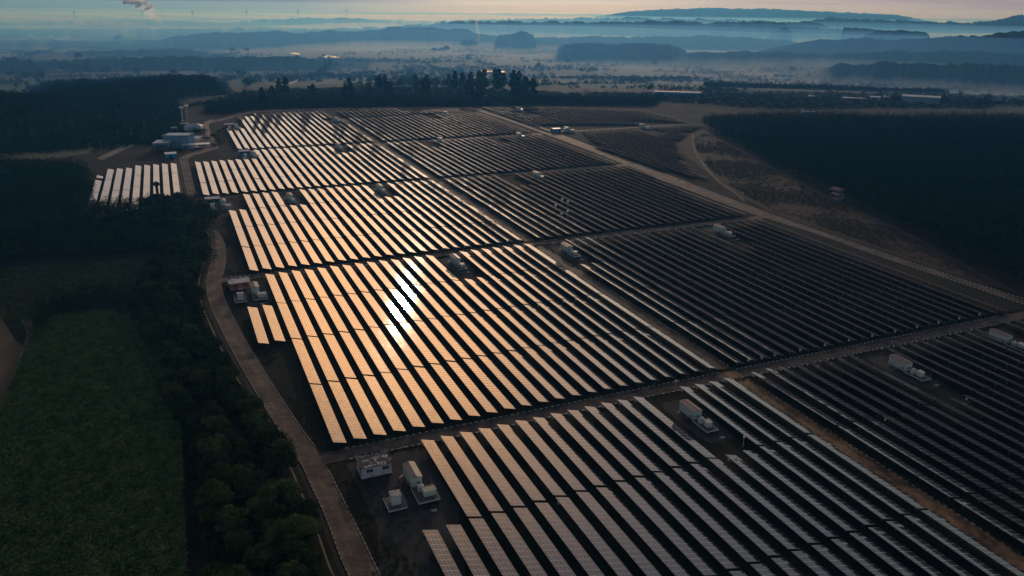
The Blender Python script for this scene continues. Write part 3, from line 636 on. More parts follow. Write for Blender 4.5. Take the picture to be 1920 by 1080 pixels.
for (u, v, wh) in ((1299, 793, 'in the front block'), (1696, 701, 'right of the orange track'), (852.5, 499.5, 'above the bright sun glint'), (1063.5, 476.5, 'at the centre track crossing'),
                   (1352, 440, 'below the right boundary track'), (540.5, 377.5, 'among golden rows near the green hut'), (710, 360, 'below the second cross track'), (1006, 334.5, 'among dark rows right of the amber ones'),
                   (632.5, 279.5, 'in the golden block above the green hut'), (824, 268, 'left of two in the amber rows'), (973, 258.5, 'right of two in the amber rows'), (629, 228.5, 'in the far golden block'),
                   (834, 216.5, 'in the far amber block'), (972, 208, 'at the top of the far right rows'), (1206, 240.5, 'below the track of the far right blocks')):
    q, s = pq(u, v); station(q, s, wh)
q, s = PF(1885, 649); station(q, s, 'at the right edge of the photo')
# huts
def hut(q, s, wall, roofm, name, lab, W=8.2, D=6.0, Hh=3.3):
    d = {}
    b = MB(); b.box(0, W, 0, D, .2, Hh); b.box(-.15, W+.15, -.15, D+.15, 0, .2); d['wall'] = (b.mesh('wall'), wall)
    b = MB(); b.box(-.45, W+.45, -.5, D+.4, Hh, Hh+.22)
    b.box(-.45, W+.45, D+.28, D+.4, Hh+.22, Hh+.5); b.box(-.45, -.33, -.5, D+.28, Hh+.22, Hh+.42); b.box(W+.33, W+.45, -.5, D+.28, Hh+.22, Hh+.42); d['roof'] = (b.mesh('roof'), roofm)
    for i_, (x0, x1) in enumerate(((1.3, 3.0), (5.7, 7.4))):
        b = MB(); b.box(x0-.08, x1+.08, -.07, -.003, 1.55, 2.65); d['window', i_] = (b.mesh('window'), wall)
        b = MB(); b.box(x0, (x0+x1)/2-.04, -.09, -.073, 1.63, 2.57); b.box((x0+x1)/2+.04, x1, -.09, -.073, 1.63, 2.57); d['pane', i_] = (b.mesh('pane'), 'glass')
    for i_, x0 in enumerate((3.5, 4.5)):
        b = MB(); b.box(x0, x0+.8, -.4, -.003, .35, .95); b.lathe([(.0, 0), (.0, 0)], 3) if False else None; b.box(x0+.08, x0+.56, -.43, -.4, .42, .88); d['air_conditioner', i_] = (b.mesh('air_conditioner'), 'boxwhite')
    b = MB(); b.box(-.06, -.003, 1.0, 2.0, .2, 2.35); d['door'] = (b.mesh('door'), 'greyroof')
    b = MB()
    for y_ in (3.6, 4.1): b.tube((-.6, y_, 0), (-.6, y_, Hh+.9), .03)
    for k in range(9): b.tube((-.6, 3.6, .3+k*.38), (-.6, 4.1, .3+k*.38), .02, n=4)
    d['ladder'] = (b.mesh('ladder'), 'steel')
    o = put(name, d, q, s, lab, 'hut', 'control huts at the track ends')
    kids = list(o.children); wins = [c for c in kids if c.name.startswith('window')]; panes = [c for c in kids if c.name.startswith('pane')]
    for a, c in zip(wins, panes): c.parent = a
    return o
def hut_group(q, s, wall, roofm, lab, where, dq2=.6, ds2=-17.5, dqs=8.2, dss=-10.1):
    hut(q, s, wall, roofm, 'control_hut', lab)
    put('fenced_platform', PLAT2, q+dq2, s+ds2, 'fenced platform with a single cabinet '+where, 'platform', 'fenced transformer platforms')
    put('switchgear_cabinet', SWG2, q+dq2+1.2, s+ds2+1.9, 'tall rust streaked cabinet alone on its platform '+where, 'cabinet', 'switchgear cabinets', z=.8)
    station(q+dqs, s+dss, where, True)
hut_group(4.1, -18.2, 'white', 'mossroof', 'white flat roofed control hut with mossy roof and ladder', 'beside the white hut', 2.8, -17.8, 10.7, -10.2)
hut_group(-16.4, 147.1, 'pink', 'whiteroof', 'pink flat roofed control hut with chalky white roof', 'beside the pink hut')
hut_group(-17.3, 313.1, 'green', 'greyroof', 'dark green control hut with pale roof at the winding road', 'beside the green hut')
hut_group(17.2, 473.5, 'blue', 'greyroof', 'bright blue control hut at the head of golden rows', 'beside the left blue hut')
hut_group(17.6, 627.0, 'redw', 'greyroof', 'small dark red control hut near the farthest corner', 'beside the red hut')
q, s = PF(1037.5, 248.5); hut_group(q, s, 'blue', 'greyroof', 'bright blue control hut right of the long boundary track', 'beside the right blue hut', 9.5, -4, 15.5, .5)
qsheet('gravel_yard', [(1.5, -9), (24, -9), (24, -40), (14, -75), (-6, -75), (3, -40)], M['gravel'], .0085, 'dark gravel yard beside the white hut', 'gravel')

# thin masts, lamp posts and sensor plates
mb = MB(); mb.tube((0, 0, 0), (0, 0, 6.5), .07, .04); mb.tube((0, 0, 6.5), (0, 0, 7.6), .03, .01); mb.box(-.2, .2, -.2, .2, 0, .15); ME_MAST = mb.mesh('lightning_mast'); ME_MAST.materials.append(M['steel'])
for u, v, wh in ((826, 474, 'at the track above the glint'), (1228.6, 723, 'at the front cross track'), (1865, 598, 'at the right end of the front cross track'), (563, 741, 'on reddish soil by the winding road'), (1721, 486, 'on the right bank'), (696, 338, 'at the second cross track')):
    q, s = PF(u, v); c_ = bpy.data.objects.new('lightning_mast', ME_MAST); COL.objects.link(c_); c_.location = QS(q, s, 0); tag(c_, 'thin grey lightning mast '+wh, 'mast', 'thin masts in the solar field')
mb = MB(); mb.tube((0, 0, 0), (0, 0, 3.2), .06, .05); mb.box(-.25, .25, -.25, .25, 3.2, 3.55); mb.box(-.1, .1, -.4, -.25, 3.25, 3.45); ME_CAM = mb.mesh('camera_post'); ME_CAM.materials.append(M['boxwhite'])
for u, v, wh in ((1266.5, 731, 'beside the front track near a cabin'), (1393, 838, 'by the gap below the front cabin'), (1392, 370, 'near the right bank path')):
    q, s = PF(u, v); c_ = bpy.data.objects.new('camera_post', ME_CAM); COL.objects.link(c_); c_.location = QS(q, s, 0); tag(c_, 'short white camera post '+wh, 'post', 'white camera posts')
mb = MB(); mb.tube((0, 0, 0), (0, 0, 3.6), .06, .05); mb.add([(-.75, -.5, 3.3), (.75, -.5, 3.3), (.75, .5, 4.1), (-.75, .5, 4.1), (-.75, -.5, 3.36), (.75, -.5, 3.36), (.75, .5, 4.16), (-.75, .5, 4.16)], [(0, 3, 2, 1), (4, 5, 6, 7), (0, 1, 5, 4), (1, 2, 6, 5), (2, 3, 7, 6), (3, 0, 4, 7)])
ME_SENS = mb.mesh('sensor_plate'); ME_SENS.materials.append(M['boxwhite'])
for k, (u, v) in enumerate(((1054, 373), (1065, 377.5), (1042, 385), (1064, 396), (1053, 400.5))):
    q, s = PF(u, v, 3.7); c_ = bpy.data.objects.new('sensor_plate', ME_SENS); COL.objects.link(c_); c_.matrix_world = Matrix.Translation(Vector(QS(q, s, 0))) @ FROT
    tag(c_, 'small white tilted plate on a post, %s of five above the dark rows' % ('topmost left', 'topmost right', 'middle left', 'lower right', 'lowest')[k], 'plate', 'white plates on posts')

# ------------------------------------------------------------------ buildings
def yaw_mat(p, yaw): return Matrix.Translation(Vector(p)) @ Matrix.Rotation(yaw, 4, 'Z')
def parts(name, mat, plist, lab, cat, group=None):
    o = empty(name, mat, lab, cat, group); made = {}
    for key, b, m in plist:
        par = o; n_ = key
        if '/' in key: a, n_ = key.split('/'); par = made[a]
        c_ = b.build(n_, M[m], par); made[key.split('/')[-1] if '/' not in key else key] = c_; made[n_ if '/' not in key else key] = c_
    return o
M['paleblue'] = simple('pale_blue_wall', (.17, .27, .36), .7, .15, .2)
M['sheetblue'] = simple('bright_blue_sheet', (.03, .3, .6), .5, .15, .4)
M['metalroof'] = simple('metal_roof', (.3, .36, .42), .4, .2, .3, 0, .5)
M['goldroof'] = simple('white_canopy', (.72, .68, .62), .3, .08, .5, 0, .6)
M['carwhite'] = simple('car_paint_white', (.6, .6, .6), .25, .05, 1, 0, .5); M['cargrey'] = simple('car_paint_grey', (.25, .27, .3), .25, .05, 1, 0, .5)
M['tyre'] = simple('tyre', (.02, .02, .02), .8, .1)
FY = -PSI  # yaw of the field axes
q, s = PF(288, 283); base = QS(q, s, 0)
pl = []
b = MB(); b.box(0, 12.6, 0, 13, 0, 6.2); pl.append(('wall', b, 'paleblue'))
b = MB(); b.box(-.4, 13, -.5, 13, 6.2, 6.6); b.add([(0, 0, 6.6), (12.6, 0, 6.6), (12.6, 13, 7.2), (0, 13, 7.2)], [(0, 1, 2, 3)]); pl.append(('roof', b, 'metalroof'))
b = MB(); b.box(3.6, 4.1, -.4, 13, 7.21, 7.35); pl.append(('roof_ridge', b, 'goldroof'))
for k in range(6):
    b = MB(); b.box(1.6+k*1.7, 2.9+k*1.7, -.08, -.004, 2.6, 5.2); pl.append(('window', b, 'glass'))
b = MB(); b.box(12.604, 12.7, 3, 7, .2, 4.5); pl.append(('entrance', b, 'dark'))
parts('office_annex', yaw_mat(base, FY-R(16)), pl, 'low pale blue office annex with a row of dark windows', 'building')
base2 = np.array(yaw_mat(base, FY-R(16)) @ Vector((4.6, 13.3, 0)))
pl = []
b = MB(); b.box(0, 21, 0, 16, 0, 10.0); pl.append(('wall', b, 'paleblue'))
b = MB(); b.box(-.3, 21.3, -.3, .2, 10, 10.9); b.box(-.3, .2, .2, 15.8, 10, 10.9); b.box(20.8, 21.3, .2, 15.8, 10, 10.9); b.box(-.3, 21.3, 15.8, 16.3, 10, 10.9); pl.append(('parapet', b, 'paleblue'))
b = MB(); b.add([(.2, .2, 10.15), (20.8, .2, 10.15), (20.8, 15.8, 10.6), (.2, 15.8, 10.6)], [(0, 1, 2, 3)]); pl.append(('roof', b, 'metalroof'))
b = MB(); b.box(9, 9.6, .5, 15.5, 10.61, 10.8); b.box(15, 15.5, 7, 15.5, 10.61, 10.8); pl.append(('roof_ridge', b, 'goldroof'))
b = MB(); b.box(21.004, 21.12, 2, 12, .3, 9); pl.append(('blue_cladding', b, 'sheetblue'))
parts('office_building', yaw_mat(base2, FY-R(20)), pl, 'tall pale blue office hall with bright blue side cladding', 'building')
q, s = PF(346.5, 247); base = QS(q, s, 0); pl = []
b = MB(); b.box(0, 15, 0, 11, 0, 4.6); pl.append(('wall', b, 'white'))
b = MB(); b.add([(-.8, -.8, 4.6), (15.8, -.8, 4.6), (15.8, 11.8, 4.6), (-.8, 11.8, 4.6), (4.5, 5.5, 7.0), (10.5, 5.5, 7.0)], [(0, 1, 5, 4), (1, 2, 5), (2, 3, 4, 5), (3, 0, 4), (3, 2, 1, 0)]); pl.append(('roof', b, 'metalroof'))
b = MB(); b.box(3, 11, -.1, -.004, .3, 3.6); pl.append(('shutter', b, 'greyroof'))
parts('pump_house', yaw_mat(base, FY-R(12)), pl, 'pale hip roofed building below the two striped masts', 'building')
q, s = PF(340, 246); base = QS(q, s, 0); b = MB(); b.box(0, 8, 0, 5, 3.6, 3.9); pl = [('roof', b, 'metalroof')]
for x_ in (.3, 7.5):
    for y_ in (.3, 4.5): b = MB(); b.tube((x_, y_, 0), (x_, y_, 3.6), .12); pl.append(('post', b, 'steel'))
parts('open_canopy', yaw_mat(QS(*PF(339, 239.5), 0), FY), pl, 'small flat open canopy at the foot of the striped masts', 'canopy')
pl = []; b = MB(); b.box(0, 5.2, 0, 4, 0, 3.4); pl.append(('wall', b, 'white')); b = MB(); b.box(-.3, 5.5, -.3, 4.3, 3.4, 3.75); pl.append(('roof', b, 'greyroof'))
parts('guard_hut', yaw_mat(QS(*PF(322, 246.5), 0), FY), pl, 'little grey box hut behind the office hall', 'hut')
# carport with a blue store beneath, two cars
cp = yaw_mat(QS(*PF(341.5, 280), 0), FY-R(2)); pl = []
b = MB(); b.add([(0, 0, 3.2), (22.5, 0, 3.2), (22.5, 7, 3.5), (0, 7, 3.5), (0, 0, 3.4), (22.5, 0, 3.4), (22.5, 7, 3.7), (0, 7, 3.7)], [(0, 3, 2, 1), (4, 5, 6, 7), (0, 1, 5, 4), (1, 2, 6, 5), (2, 3, 7, 6), (3, 0, 4, 7)]); pl.append(('roof', b, 'goldroof'))
for k in range(5):
    for y_ in (.4, 6.6): b = MB(); b.tube((6+k*4, y_, 0), (6+k*4, y_, 3.2+y_*.04), .08); pl.append(('post', b, 'steel'))
parts('carport', cp, pl, 'long flat white carport catching the sun', 'carport')
pl = []; b = MB(); b.box(0, 5, 0, 4, 0, 2.9); pl.append(('wall', b, 'sheetblue')); b = MB(); b.box(1.6, 3.2, -.06, -.004, .1, 2.3); pl.append(('door', b, 'dark'))
parts('store_shed', cp @ Matrix.Translation((.3, 1.0, 0)), pl, 'bright blue store under the left end of the white carport', 'shed')
def car(mat, paint, lab):
    o = empty('parked_car', mat, lab, 'car', 'cars under the carport')
    b = MB(); pr = [(-2.2, .35), (2.2, .35), (2.2, .75), (1.3, .95), (.7, 1.45), (-1.2, 1.45), (-1.9, .95), (-2.2, .9)]
    vs_ = [(-.85, y, z) for y, z in pr]+[(.85, y, z) for y, z in pr]; n = len(pr); b.add(vs_, [tuple(range(n)), tuple(range(n, 2*n))[::-1]]+[(k, k+n, (k+1) % n+n, (k+1) % n) for k in range(n)]); b.build('body', M[paint], o)
    b = MB(); b.box(-.86, .86, -1.1, .65, 1.0, 1.38); b.build('window', M['glass'], o)
    for x_ in (-.86, .86):
        for y_ in (-1.35, 1.35): b = MB(); b.tube((x_-.1, y_, .33), (x_+.1, y_, .33), .33, n=12); b.build('wheel', M['tyre'], o)
    return o
car(cp @ Matrix.Translation((11.8, 3.2, 0)), 'carwhite', 'white car parked under the carport, left of two'); car(cp @ Matrix.Translation((15.4, 3.2, 0)), 'cargrey', 'grey car parked under the carport, right of two')
pl = []; b = MB(); b.add([(0, 0, 2.6), (9, 0, 2.6), (9, 9, 3.4), (0, 9, 3.4), (0, 0, 2.75), (9, 0, 2.75), (9, 9, 3.55), (0, 9, 3.55)], [(0, 3, 2, 1), (4, 5, 6, 7), (0, 1, 5, 4), (1, 2, 6, 5), (2, 3, 7, 6), (3, 0, 4, 7)]); pl.append(('roof', b, 'metalroof'))
for x_ in (.3, 8.7):
    for y_, h_ in ((.3, 2.6), (8.6, 3.3)): b = MB(); b.tube((x_, y_, 0), (x_, y_, h_), .08); pl.append(('post', b, 'steel'))
parts('grey_awning', yaw_mat(QS(*PF(355, 266), 0), FY-R(14)), pl, 'grey sloping awning between office hall and pale building', 'awning')
pl = []; b = MB(); b.box(0, 8, 0, 5, 0, 3.2); pl.append(('wall', b, 'sheetblue')); b = MB(); b.add([(-.4, -.6, 3.2), (8.4, -.6, 3.2), (8.4, 5.4, 3.9), (-.4, 5.4, 3.9), (-.4, -.6, 3.35), (8.4, -.6, 3.35), (8.4, 5.4, 4.05), (-.4, 5.4, 4.05)], [(0, 3, 2, 1), (4, 5, 6, 7), (0, 1, 5, 4), (1, 2, 6, 5), (2, 3, 7, 6), (3, 0, 4, 7)]); pl.append(('roof', b, 'goldroof'))
b = MB(); b.box(3, 5, -.06, -.004, .1, 2.4); pl.append(('door', b, 'dark'))
parts('blue_kiosk', yaw_mat(QS(*PF(310.5, 297), 0), FY), pl, 'blue kiosk with white roof above the small left block', 'kiosk')
# mushroom-topped masts (water towers), red and white bands
M['towerred'] = simple('tower_red', (.25, .05, .06), .6, .1); M['towerwhite'] = simple('tower_white', (.7, .7, .72), .5, .1); M['domegrey'] = simple('dome_paint', (.7, .66, .6), .4, .12, .6); M['towerdark'] = simple('tower_dark', (.03, .035, .04), .7, .2)
def tower(pos, Ht, rd, banded, lab):
    o = empty('water_tower', Matrix.Translation(Vector(pos)), lab, 'water tower'); n = 14
    for mi, key in ((0, 'white_bands'), (1, 'red_bands')):
        b = MB()
        for k in range(n):
            if k % 2 == mi: b.lathe([(.8, Ht*k/n), (.8, Ht*(k+1)/n)], 12)
        b.build(key, M[('towerwhite', 'towerred')[mi]] if banded else M['towerdark'], o)
    b = MB(); b.lathe([(.82, Ht-.6), (rd*.8, Ht), (rd, Ht+.5), (rd*.93, Ht+1.2), (rd*.6, Ht+2.0), (.3, Ht+2.35), (.02, Ht+2.4)], 20); b.build('tank', M['domegrey'] if banded else M['towerdark'], o, True)
    b = MB(); b.tube((rd*.2, 0, Ht+2.3), (rd*.2, 0, Ht+3.2), .05); b.build('vent_pipe', M['steel'], o)
    return o
for u, v, Ht, lab in ((344, 237.5, 17.6, 'red and white banded water tower with grey dome, left of the pair'), (353.5, 236.5, 18.8, 'red and white banded water tower with grey dome, right of the pair')):
    tower(QS(*PF(u, v), 0), Ht, 2.5, True, lab)
tower(QS(*PF(299, 388), 0), 13.5, 2.1, False, 'dark water tower standing between the bright left tables')
# poles along the access road
mb = MB(); mb.tube((0, 0, 0), (0, 0, 9), .16, .11); mb.box(-1, 1, -.08, .08, 8.2, 8.4); ME_POLE = mb.mesh('power_pole'); ME_POLE.materials.append(M['concrete'])
for k, (u, v) in enumerate(((169, 288), (190, 288), (223, 264.5), (248, 258.5), (272, 249), (296, 238), (225, 290), (238, 297))):
    c_ = bpy.data.objects.new('power_pole', ME_POLE); COL.objects.link(c_); c_.location = QS(*PF(u, v), 0); c_.rotation_euler.z = .5; tag(c_, 'grey concrete power pole beside the left access road, %s from the left' % ORD[(0, 1, 2, 5, 6, 7, 3, 4)[k]], 'pole', 'power poles along the access road')
# buildings beyond the field on the right
def block_house(u, v, wpx, hpx, depth, wall, roof, lab, cat='building', name='farm_building', windows=0, rise=.6, over=.4):
    p = PT(u, v); D = math.hypot(p[0], p[1]); sc = D*1.0/FPX; Wm, Hm = wpx*sc, hpx*sc; yaw = -math.atan2(p[0], p[1]); pl = []
    b = MB(); b.box(-Wm/2, Wm/2, 0, depth, 0, Hm*.85); pl.append(('wall', b, wall))
    b = MB(); b.gable(-Wm/2-over, Wm/2+over, -over-.3, depth+over, Hm*.85, max(rise, Hm*.15), .15, 'x'); pl.append(('roof', b, roof))
    for k in range(windows):
        x_ = -Wm/2+(k+.5)*Wm/windows; b = MB(); b.box(x_-Wm/windows*.3, x_+Wm/windows*.3, -.1, -.004, Hm*.3, Hm*.62); pl.append(('window', b, 'glass'))
    return parts(name, yaw_mat(p, yaw), pl, lab, cat, None)
block_house(1270, 180.5, 81, 8, 9, 'sheetblue', 'goldroof', 'long bright blue building with white roof behind the field', windows=12, name='school_building')
block_house(1218.5, 173.5, 6, 3, 3, 'white', 'goldroof', 'tiny white box left of the long blue building', 'shed', 'white_shed')
block_house(1725, 196, 56, 14, 14, 'paleblue', 'goldroof', 'big white hall in front of the dark tree row', windows=0, name='white_hall')
block_house(1640, 190, 15, 8, 8, 'paleblue', 'goldroof', 'pale shed second left of the big white hall', 'shed', 'white_shed', 1)
block_house(1661, 190.5, 9, 9, 8, 'white', 'goldroof', 'narrow white shed next left of the big hall', 'shed', 'white_shed', 1)
block_house(1601, 188, 36, 4, 6, 'greyroof', 'goldroof', 'long low pale roofed barn below the tree row', 'barn', 'low_barn')
block_house(1521, 184, 9, 4, 5, 'paleblue', 'goldroof', 'small pale hut left of the low barn', 'hut', 'pale_hut')
block_house(1341, 166, 28, 3, 6, 'green', 'metalroof', 'low teal roofed shed at the left end of the tree row', 'shed', 'teal_shed')
block_house(1469, 147.5, 34, 9, 12, 'paleblue', 'greyroof', 'hazy grey warehouse beyond the tree row', 'warehouse', 'hazy_warehouse', 3)
block_house(1505, 212, 6, 5, 3, 'white', 'greyroof', 'little white box hut above the plantation edge', 'hut', 'box_hut')
block_house(1519, 213, 13, 3, 4, 'green', 'greyroof', 'low pale green shed above the plantation edge', 'shed', 'low_shed')
# unfinished house at the plantation edge
q, s = PF(1572, 376); base = QS(q, s, 0); pl = []; M['rawconc'] = simple('raw_concrete', (.3, .22, .2), .85, .3, .6)
b = MB(); b.box(0, 6, 0, 6, 0, .3); b.box(-.6, 6.6, -.6, 6.6, 3.2, 3.5); pl.append(('floor_slab', b, 'rawconc'))
b = MB(); b.gable(-1.2, 7.2, -1.2, 7.2, 6.4, 1.3); pl.append(('roof', b, 'rust'))
for x_ in (0, 2.8, 5.6):
    for y_ in (0, 5.6): b = MB(); b.box(x_, x_+.4, y_, y_+.4, .3, 3.2); b.box(x_, x_+.4, y_, y_+.4, 3.5, 6.4); pl.append(('column', b, 'rawconc'))
b = MB(); b.box(3.2, 5.6, .1, .3, .3, 2.9); b.box(0.1, .3, .4, 5.6, 3.5, 4.6); b.box(.4, 5.6, .1, .3, 3.5, 4.5); pl.append(('wall', b, 'white'))
b = MB(); b.tube((-6, -2.2, .4), (-.5, -2.6, .4), .15, n=6); b.tube((-6, -3, .4), (-.5, -3.4, .4), .15, n=6); pl.append(('pipe_stack', b, 'paleblue'))
parts('unfinished_house', yaw_mat(base, FY+R(10)), pl, 'unfinished concrete house frame with brown roof at the plantation edge', 'house')

M['dryleaf'] = leaf_mat('dry_grass', [(.3, (.035, .042, .016)), (.7, (.07, .066, .028))])
_rr = resample(road_r, 1500)[0]; rr_q, rr_s = _rr[:, 0], _rr[:, 1]
# ------------------------------------------------------------------ vegetation
def leaf_quads(C, N, size, r=rng):
    """one small tilted quad per centre; N gives the preferred facing"""
    n = len(C); N = N+r.normal(0, .55, (n, 3)); N /= np.linalg.norm(N, axis=1)[:, None]+1e-9
    a = np.cross(N, r.normal(0, 1, (n, 3))); a /= np.linalg.norm(a, axis=1)[:, None]+1e-9; b_ = np.cross(N, a)
    sz = (size if np.ndim(size) else np.full(n, size))*r.uniform(.6, 1.35, n); a = a*sz[:, None]; b_ = b_*(sz*.62)[:, None]
    return np.stack([C-a-b_*.4, C-b_*.9+a*.2, C+a+b_*.3, C+b_-a*.3], 1)
def quads_to_mesh(name, Q):
    V = Q.reshape(-1, 3); return np_mesh(name, V, np.arange(len(V)).reshape(-1, 4))
def crown_pts(r, R_, Hc, z0, ncl, per, flat=1.0, kind='round'):
    """leaf clumps through a crown volume: centres and outward normals"""
    P, Nn_ = [], []
    for _ in range(ncl):
        if kind == 'round':
            d = r.normal(0, 1, 3); d /= np.linalg.norm(d); d[2] = abs(d[2])*1.15-.35; rr = r.uniform(.45, .95); c = np.array([d[0]*R_*rr, d[1]*R_*rr, z0+Hc*.45+d[2]*Hc*.5*rr]); rc = R_*r.uniform(.24, .42)
        elif kind == 'column':
            tz = r.uniform(0, 1)**.9; prof = R_*(min(1, tz*4+.4))*(1-tz**3)**.6+.12; an = r.uniform(0, 6.28); rr = r.uniform(.3, .85)*prof; c = np.array([rr*math.cos(an), rr*math.sin(an), z0+tz*Hc]); rc = max(.35, prof*r.uniform(.3, .5))
        else:
            an = r.uniform(0, 6.28); rr = R_*math.sqrt(r.uniform(0, 1)); c = np.array([rr*math.cos(an), rr*math.sin(an), z0+Hc*(1-.55*(rr/R_)**2)*r.uniform(.6, 1)]); rc = R_*r.uniform(.16, .28)
        q = r.normal(0, 1, (per, 3)); q /= np.linalg.norm(q, axis=1)[:, None]; rad_ = rc*r.uniform(.55, 1.05, per)[:, None]
        p = c+q*rad_*np.array([1, 1, .75*flat]); P.append(p); Nn_.append(q+np.array([0, 0, .45]))
    return np.concatenate(P), np.concatenate(Nn_)
def trunk_mesh(name, r, Hh, rad0, spread, nl=6):
    b = MB(); z = 0; p = Vector((0, 0, 0)); k_ = 4
    for k in range(k_):
        p2 = Vector((r.normal(0, .08*Hh/4), r.normal(0, .08*Hh/4), Hh*(k+1)/k_)); b.tube(p, p2, rad0*(1-k*.18), rad0*(1-(k+1)*.18), 7); p = p2
        if k > 0:
            for _ in range(nl//3):
                an = r.uniform(0, 6.28); e_ = p+Vector((math.cos(an)*spread*r.uniform(.4, .75), math.sin(an)*spread*r.uniform(.4, .75), spread*r.uniform(.3, .7))); b.tube(p, e_, rad0*.42, rad0*.12, 5)
    me = b.mesh(name); me.materials.append(M['bark']); return me
def tree_kind(n_, seed, R_, Hc, z0, ncl, per, leaf, mat, kind='round', trad=.22):
    r = np.random.default_rng(seed); P, Nn_ = crown_pts(r, R_, Hc, z0, ncl, per, kind=kind); me = quads_to_mesh('crown', leaf_quads(P, Nn_, leaf, r)); me.materials.append(M[mat])
    return me, trunk_mesh('trunk', r, z0+Hc*.55, trad, R_*.8)
BROAD = [tree_kind(0, 20+k, 3.6+.25*k, 6.2+.3*(k % 3), 1.6, 34, 75, .34, 'leaf') for k in range(6)]
COLM = [tree_kind(0, 60+k, 3.5+.35*k, 16.8, 1.6, 60, 60, .8, 'conifer', 'column', .3) for k in range(4)]
UMB = [tree_kind(0, 80+k, 6.2, 4.2, 2.6, 26, 40, .7, 'leafdark', 'umbrella', .35) for k in range(3)]
FAR_ = [tree_kind(0, 90+k, 6.5, 11, 2, 26, 36, .95, 'leafdark', 'round', .4) for k in range(3)]
def plant_tree(name, kind, p, sc, lab, group, cat='tree', zs=1.0, sink=.15):
    o = empty(name, Matrix.Translation(Vector((p[0], p[1], p[2]-sink))) @ Matrix.Rotation(rng.uniform(0, 6.28), 4, 'Z') @ Matrix.Diagonal((sc, sc, sc*zs, 1)), lab, cat, group)
    for n_, me in (('crown', kind[0]), ('trunk', kind[1])):
        c_ = bpy.data.objects.new(n_, me); COL.objects.link(c_); c_.parent = o
# trees of the belt between the crop field and the winding road
cl = resample(road_l, 2000)[0]
def road_left(s):
    k = np.argmin(abs(cl[:, 1]-s)); return cl[k]
belt = []; s_ = -118.0
while s_ < 330:
    c = road_left(s_); inner = 26 if s_ < 60 else (22 if s_ < 150 else 26); nrow = 3 if s_ < 120 else 3
    for k in range(nrow):
        off = 4.3+(inner-4)*(k+rng.uniform(.05, .85))/nrow+(5 if 95 < s_ < 130 else 0)+(2.5 if s_ < -40 else 0)
        belt.append((c[0]-off, s_+rng.uniform(-2.5, 2.5), k))
    s_ += 7.2
cnt = [0, 0, 0]; BL = ('on the road side of the belt', 'in the middle of the belt', 'on the crop side of the belt')
KD = ('rounded', 'ragged', 'bushy', 'tall', 'spreading', 'leaning')
for n_, (q, s, k) in enumerate(belt):
    pu, pv_, pz_ = project(QS(q, s, 3.5))
    if not (pz_ > 5 and -15 < pu < 1935 and pv_ < 1105): continue
    cnt[k] += 1; ki = rng.integers(0, 6); sc = rng.uniform(.72, 1.12)*(1.0 if k == 0 else .95); p = QS(q, s, 0); 
    plant_tree('belt_tree', BROAD[ki], p, sc, '%s dark broadleaf tree, %s from the bottom edge %s' % (KD[ki], ordn(cnt[k]) if cnt[k] < 100 else str(cnt[k]), BL[k]), 'broadleaf trees in the belt beside the winding road', zs=rng.uniform(.85, 1.2))
def _belt_fill():
    P = []
    for s_ in np.arange(-120, 328, 1.5):
        c = road_left(s_)
        for _ in range(9): P.append((c[0]-rng.uniform(4.5, 29), s_+rng.uniform(-.8, .8)))
    return np.array(P)
def inside(P, poly):
    x, y = P[:, 0], P[:, 1]; c = np.zeros(len(P), bool); j_ = len(poly)-1
    for i_ in range(len(poly)):
        xi, yi = poly[i_]; xj, yj = poly[j_]; h_ = ((yi > y) != (yj > y)) & (x < (xj-xi)*(y-yi)/(yj-yi+1e-12)+xi); c ^= h_; j_ = i_
    return c
def fill(poly, sp, jit=.45, r=rng):
    poly = np.array(poly); a, b_ = poly.min(0), poly.max(0); g = np.stack(np.meshgrid(np.arange(a[0], b_[0], sp), np.arange(a[1], b_[1], sp)), -1).reshape(-1, 2)
    g = g+r.uniform(-jit, jit, g.shape)*sp; return g[inside(g, poly)]
def canopy(name, xy, Hh, R_, nq, leaf, mat, lab, cat, zf=None, hvar=.22, flat=.62):
    """many crowns of leaf clumps merged into one mass; xy are world points"""
    n = len(xy); h_ = Hh*(1+rng.normal(0, hvar*.6, n)+.13*np.sin(xy[:, 0]/31+np.sin(xy[:, 1]/43))*np.sin(xy[:, 1]/37)); rr = R_*rng.uniform(.75, 1.25, n); z = ZT(xy[:, 0], xy[:, 1]) if zf is None else zf
    d = rng.normal(0, 1, (n, nq, 3)); d /= np.linalg.norm(d, axis=2)[..., None]; d[..., 2] = np.abs(d[..., 2])*1.25-.35
    k = rng.uniform(.7, 1.05, (n, nq, 1))
    C = np.concatenate([xy, (z+h_*(1-flat))[:, None]], 1)[:, None, :]+d*k*np.stack([rr, rr, h_*flat], -1)[:, None, :]
    N = d+np.array([0, 0, .5]); me = quads_to_mesh(name, leaf_quads(C.reshape(-1, 3), N.reshape(-1, 3), leaf)); me.materials.append(M[mat])
    return tag(link(name, me), lab, cat, kind='stuff')
def world_xy(qs): return QS(qs[:, 0], qs[:, 1], 0)[:, :2]
woodA = pf([(-140, 312), (60, 314), (150, 316), (172, 345), (165, 392), (240, 396), (330, 384), (372, 388), (392, 410), (396, 450), (388, 500), (340, 520), (338, 482), (250, 470), (100, 482), (-140, 500)])
canopy('woodland', world_xy(fill(woodA, 6.0)), 9.5, 4.6, 300, .42, 'leafdark', 'dense dark woodland left of the small bright solar block', 'woodland')
canopy('undergrowth', world_xy(_belt_fill()), 2.4, 1.7, 30, .36, 'leafdark', 'dark undergrowth filling the belt beside the winding road', 'undergrowth', hvar=.5)
shrubB = pf([(-140, 505), (0, 508), (100, 500), (240, 492), (330, 500), (352, 530), (330, 575), (240, 592), (120, 600), (60, 640), (20, 600), (-140, 590)])
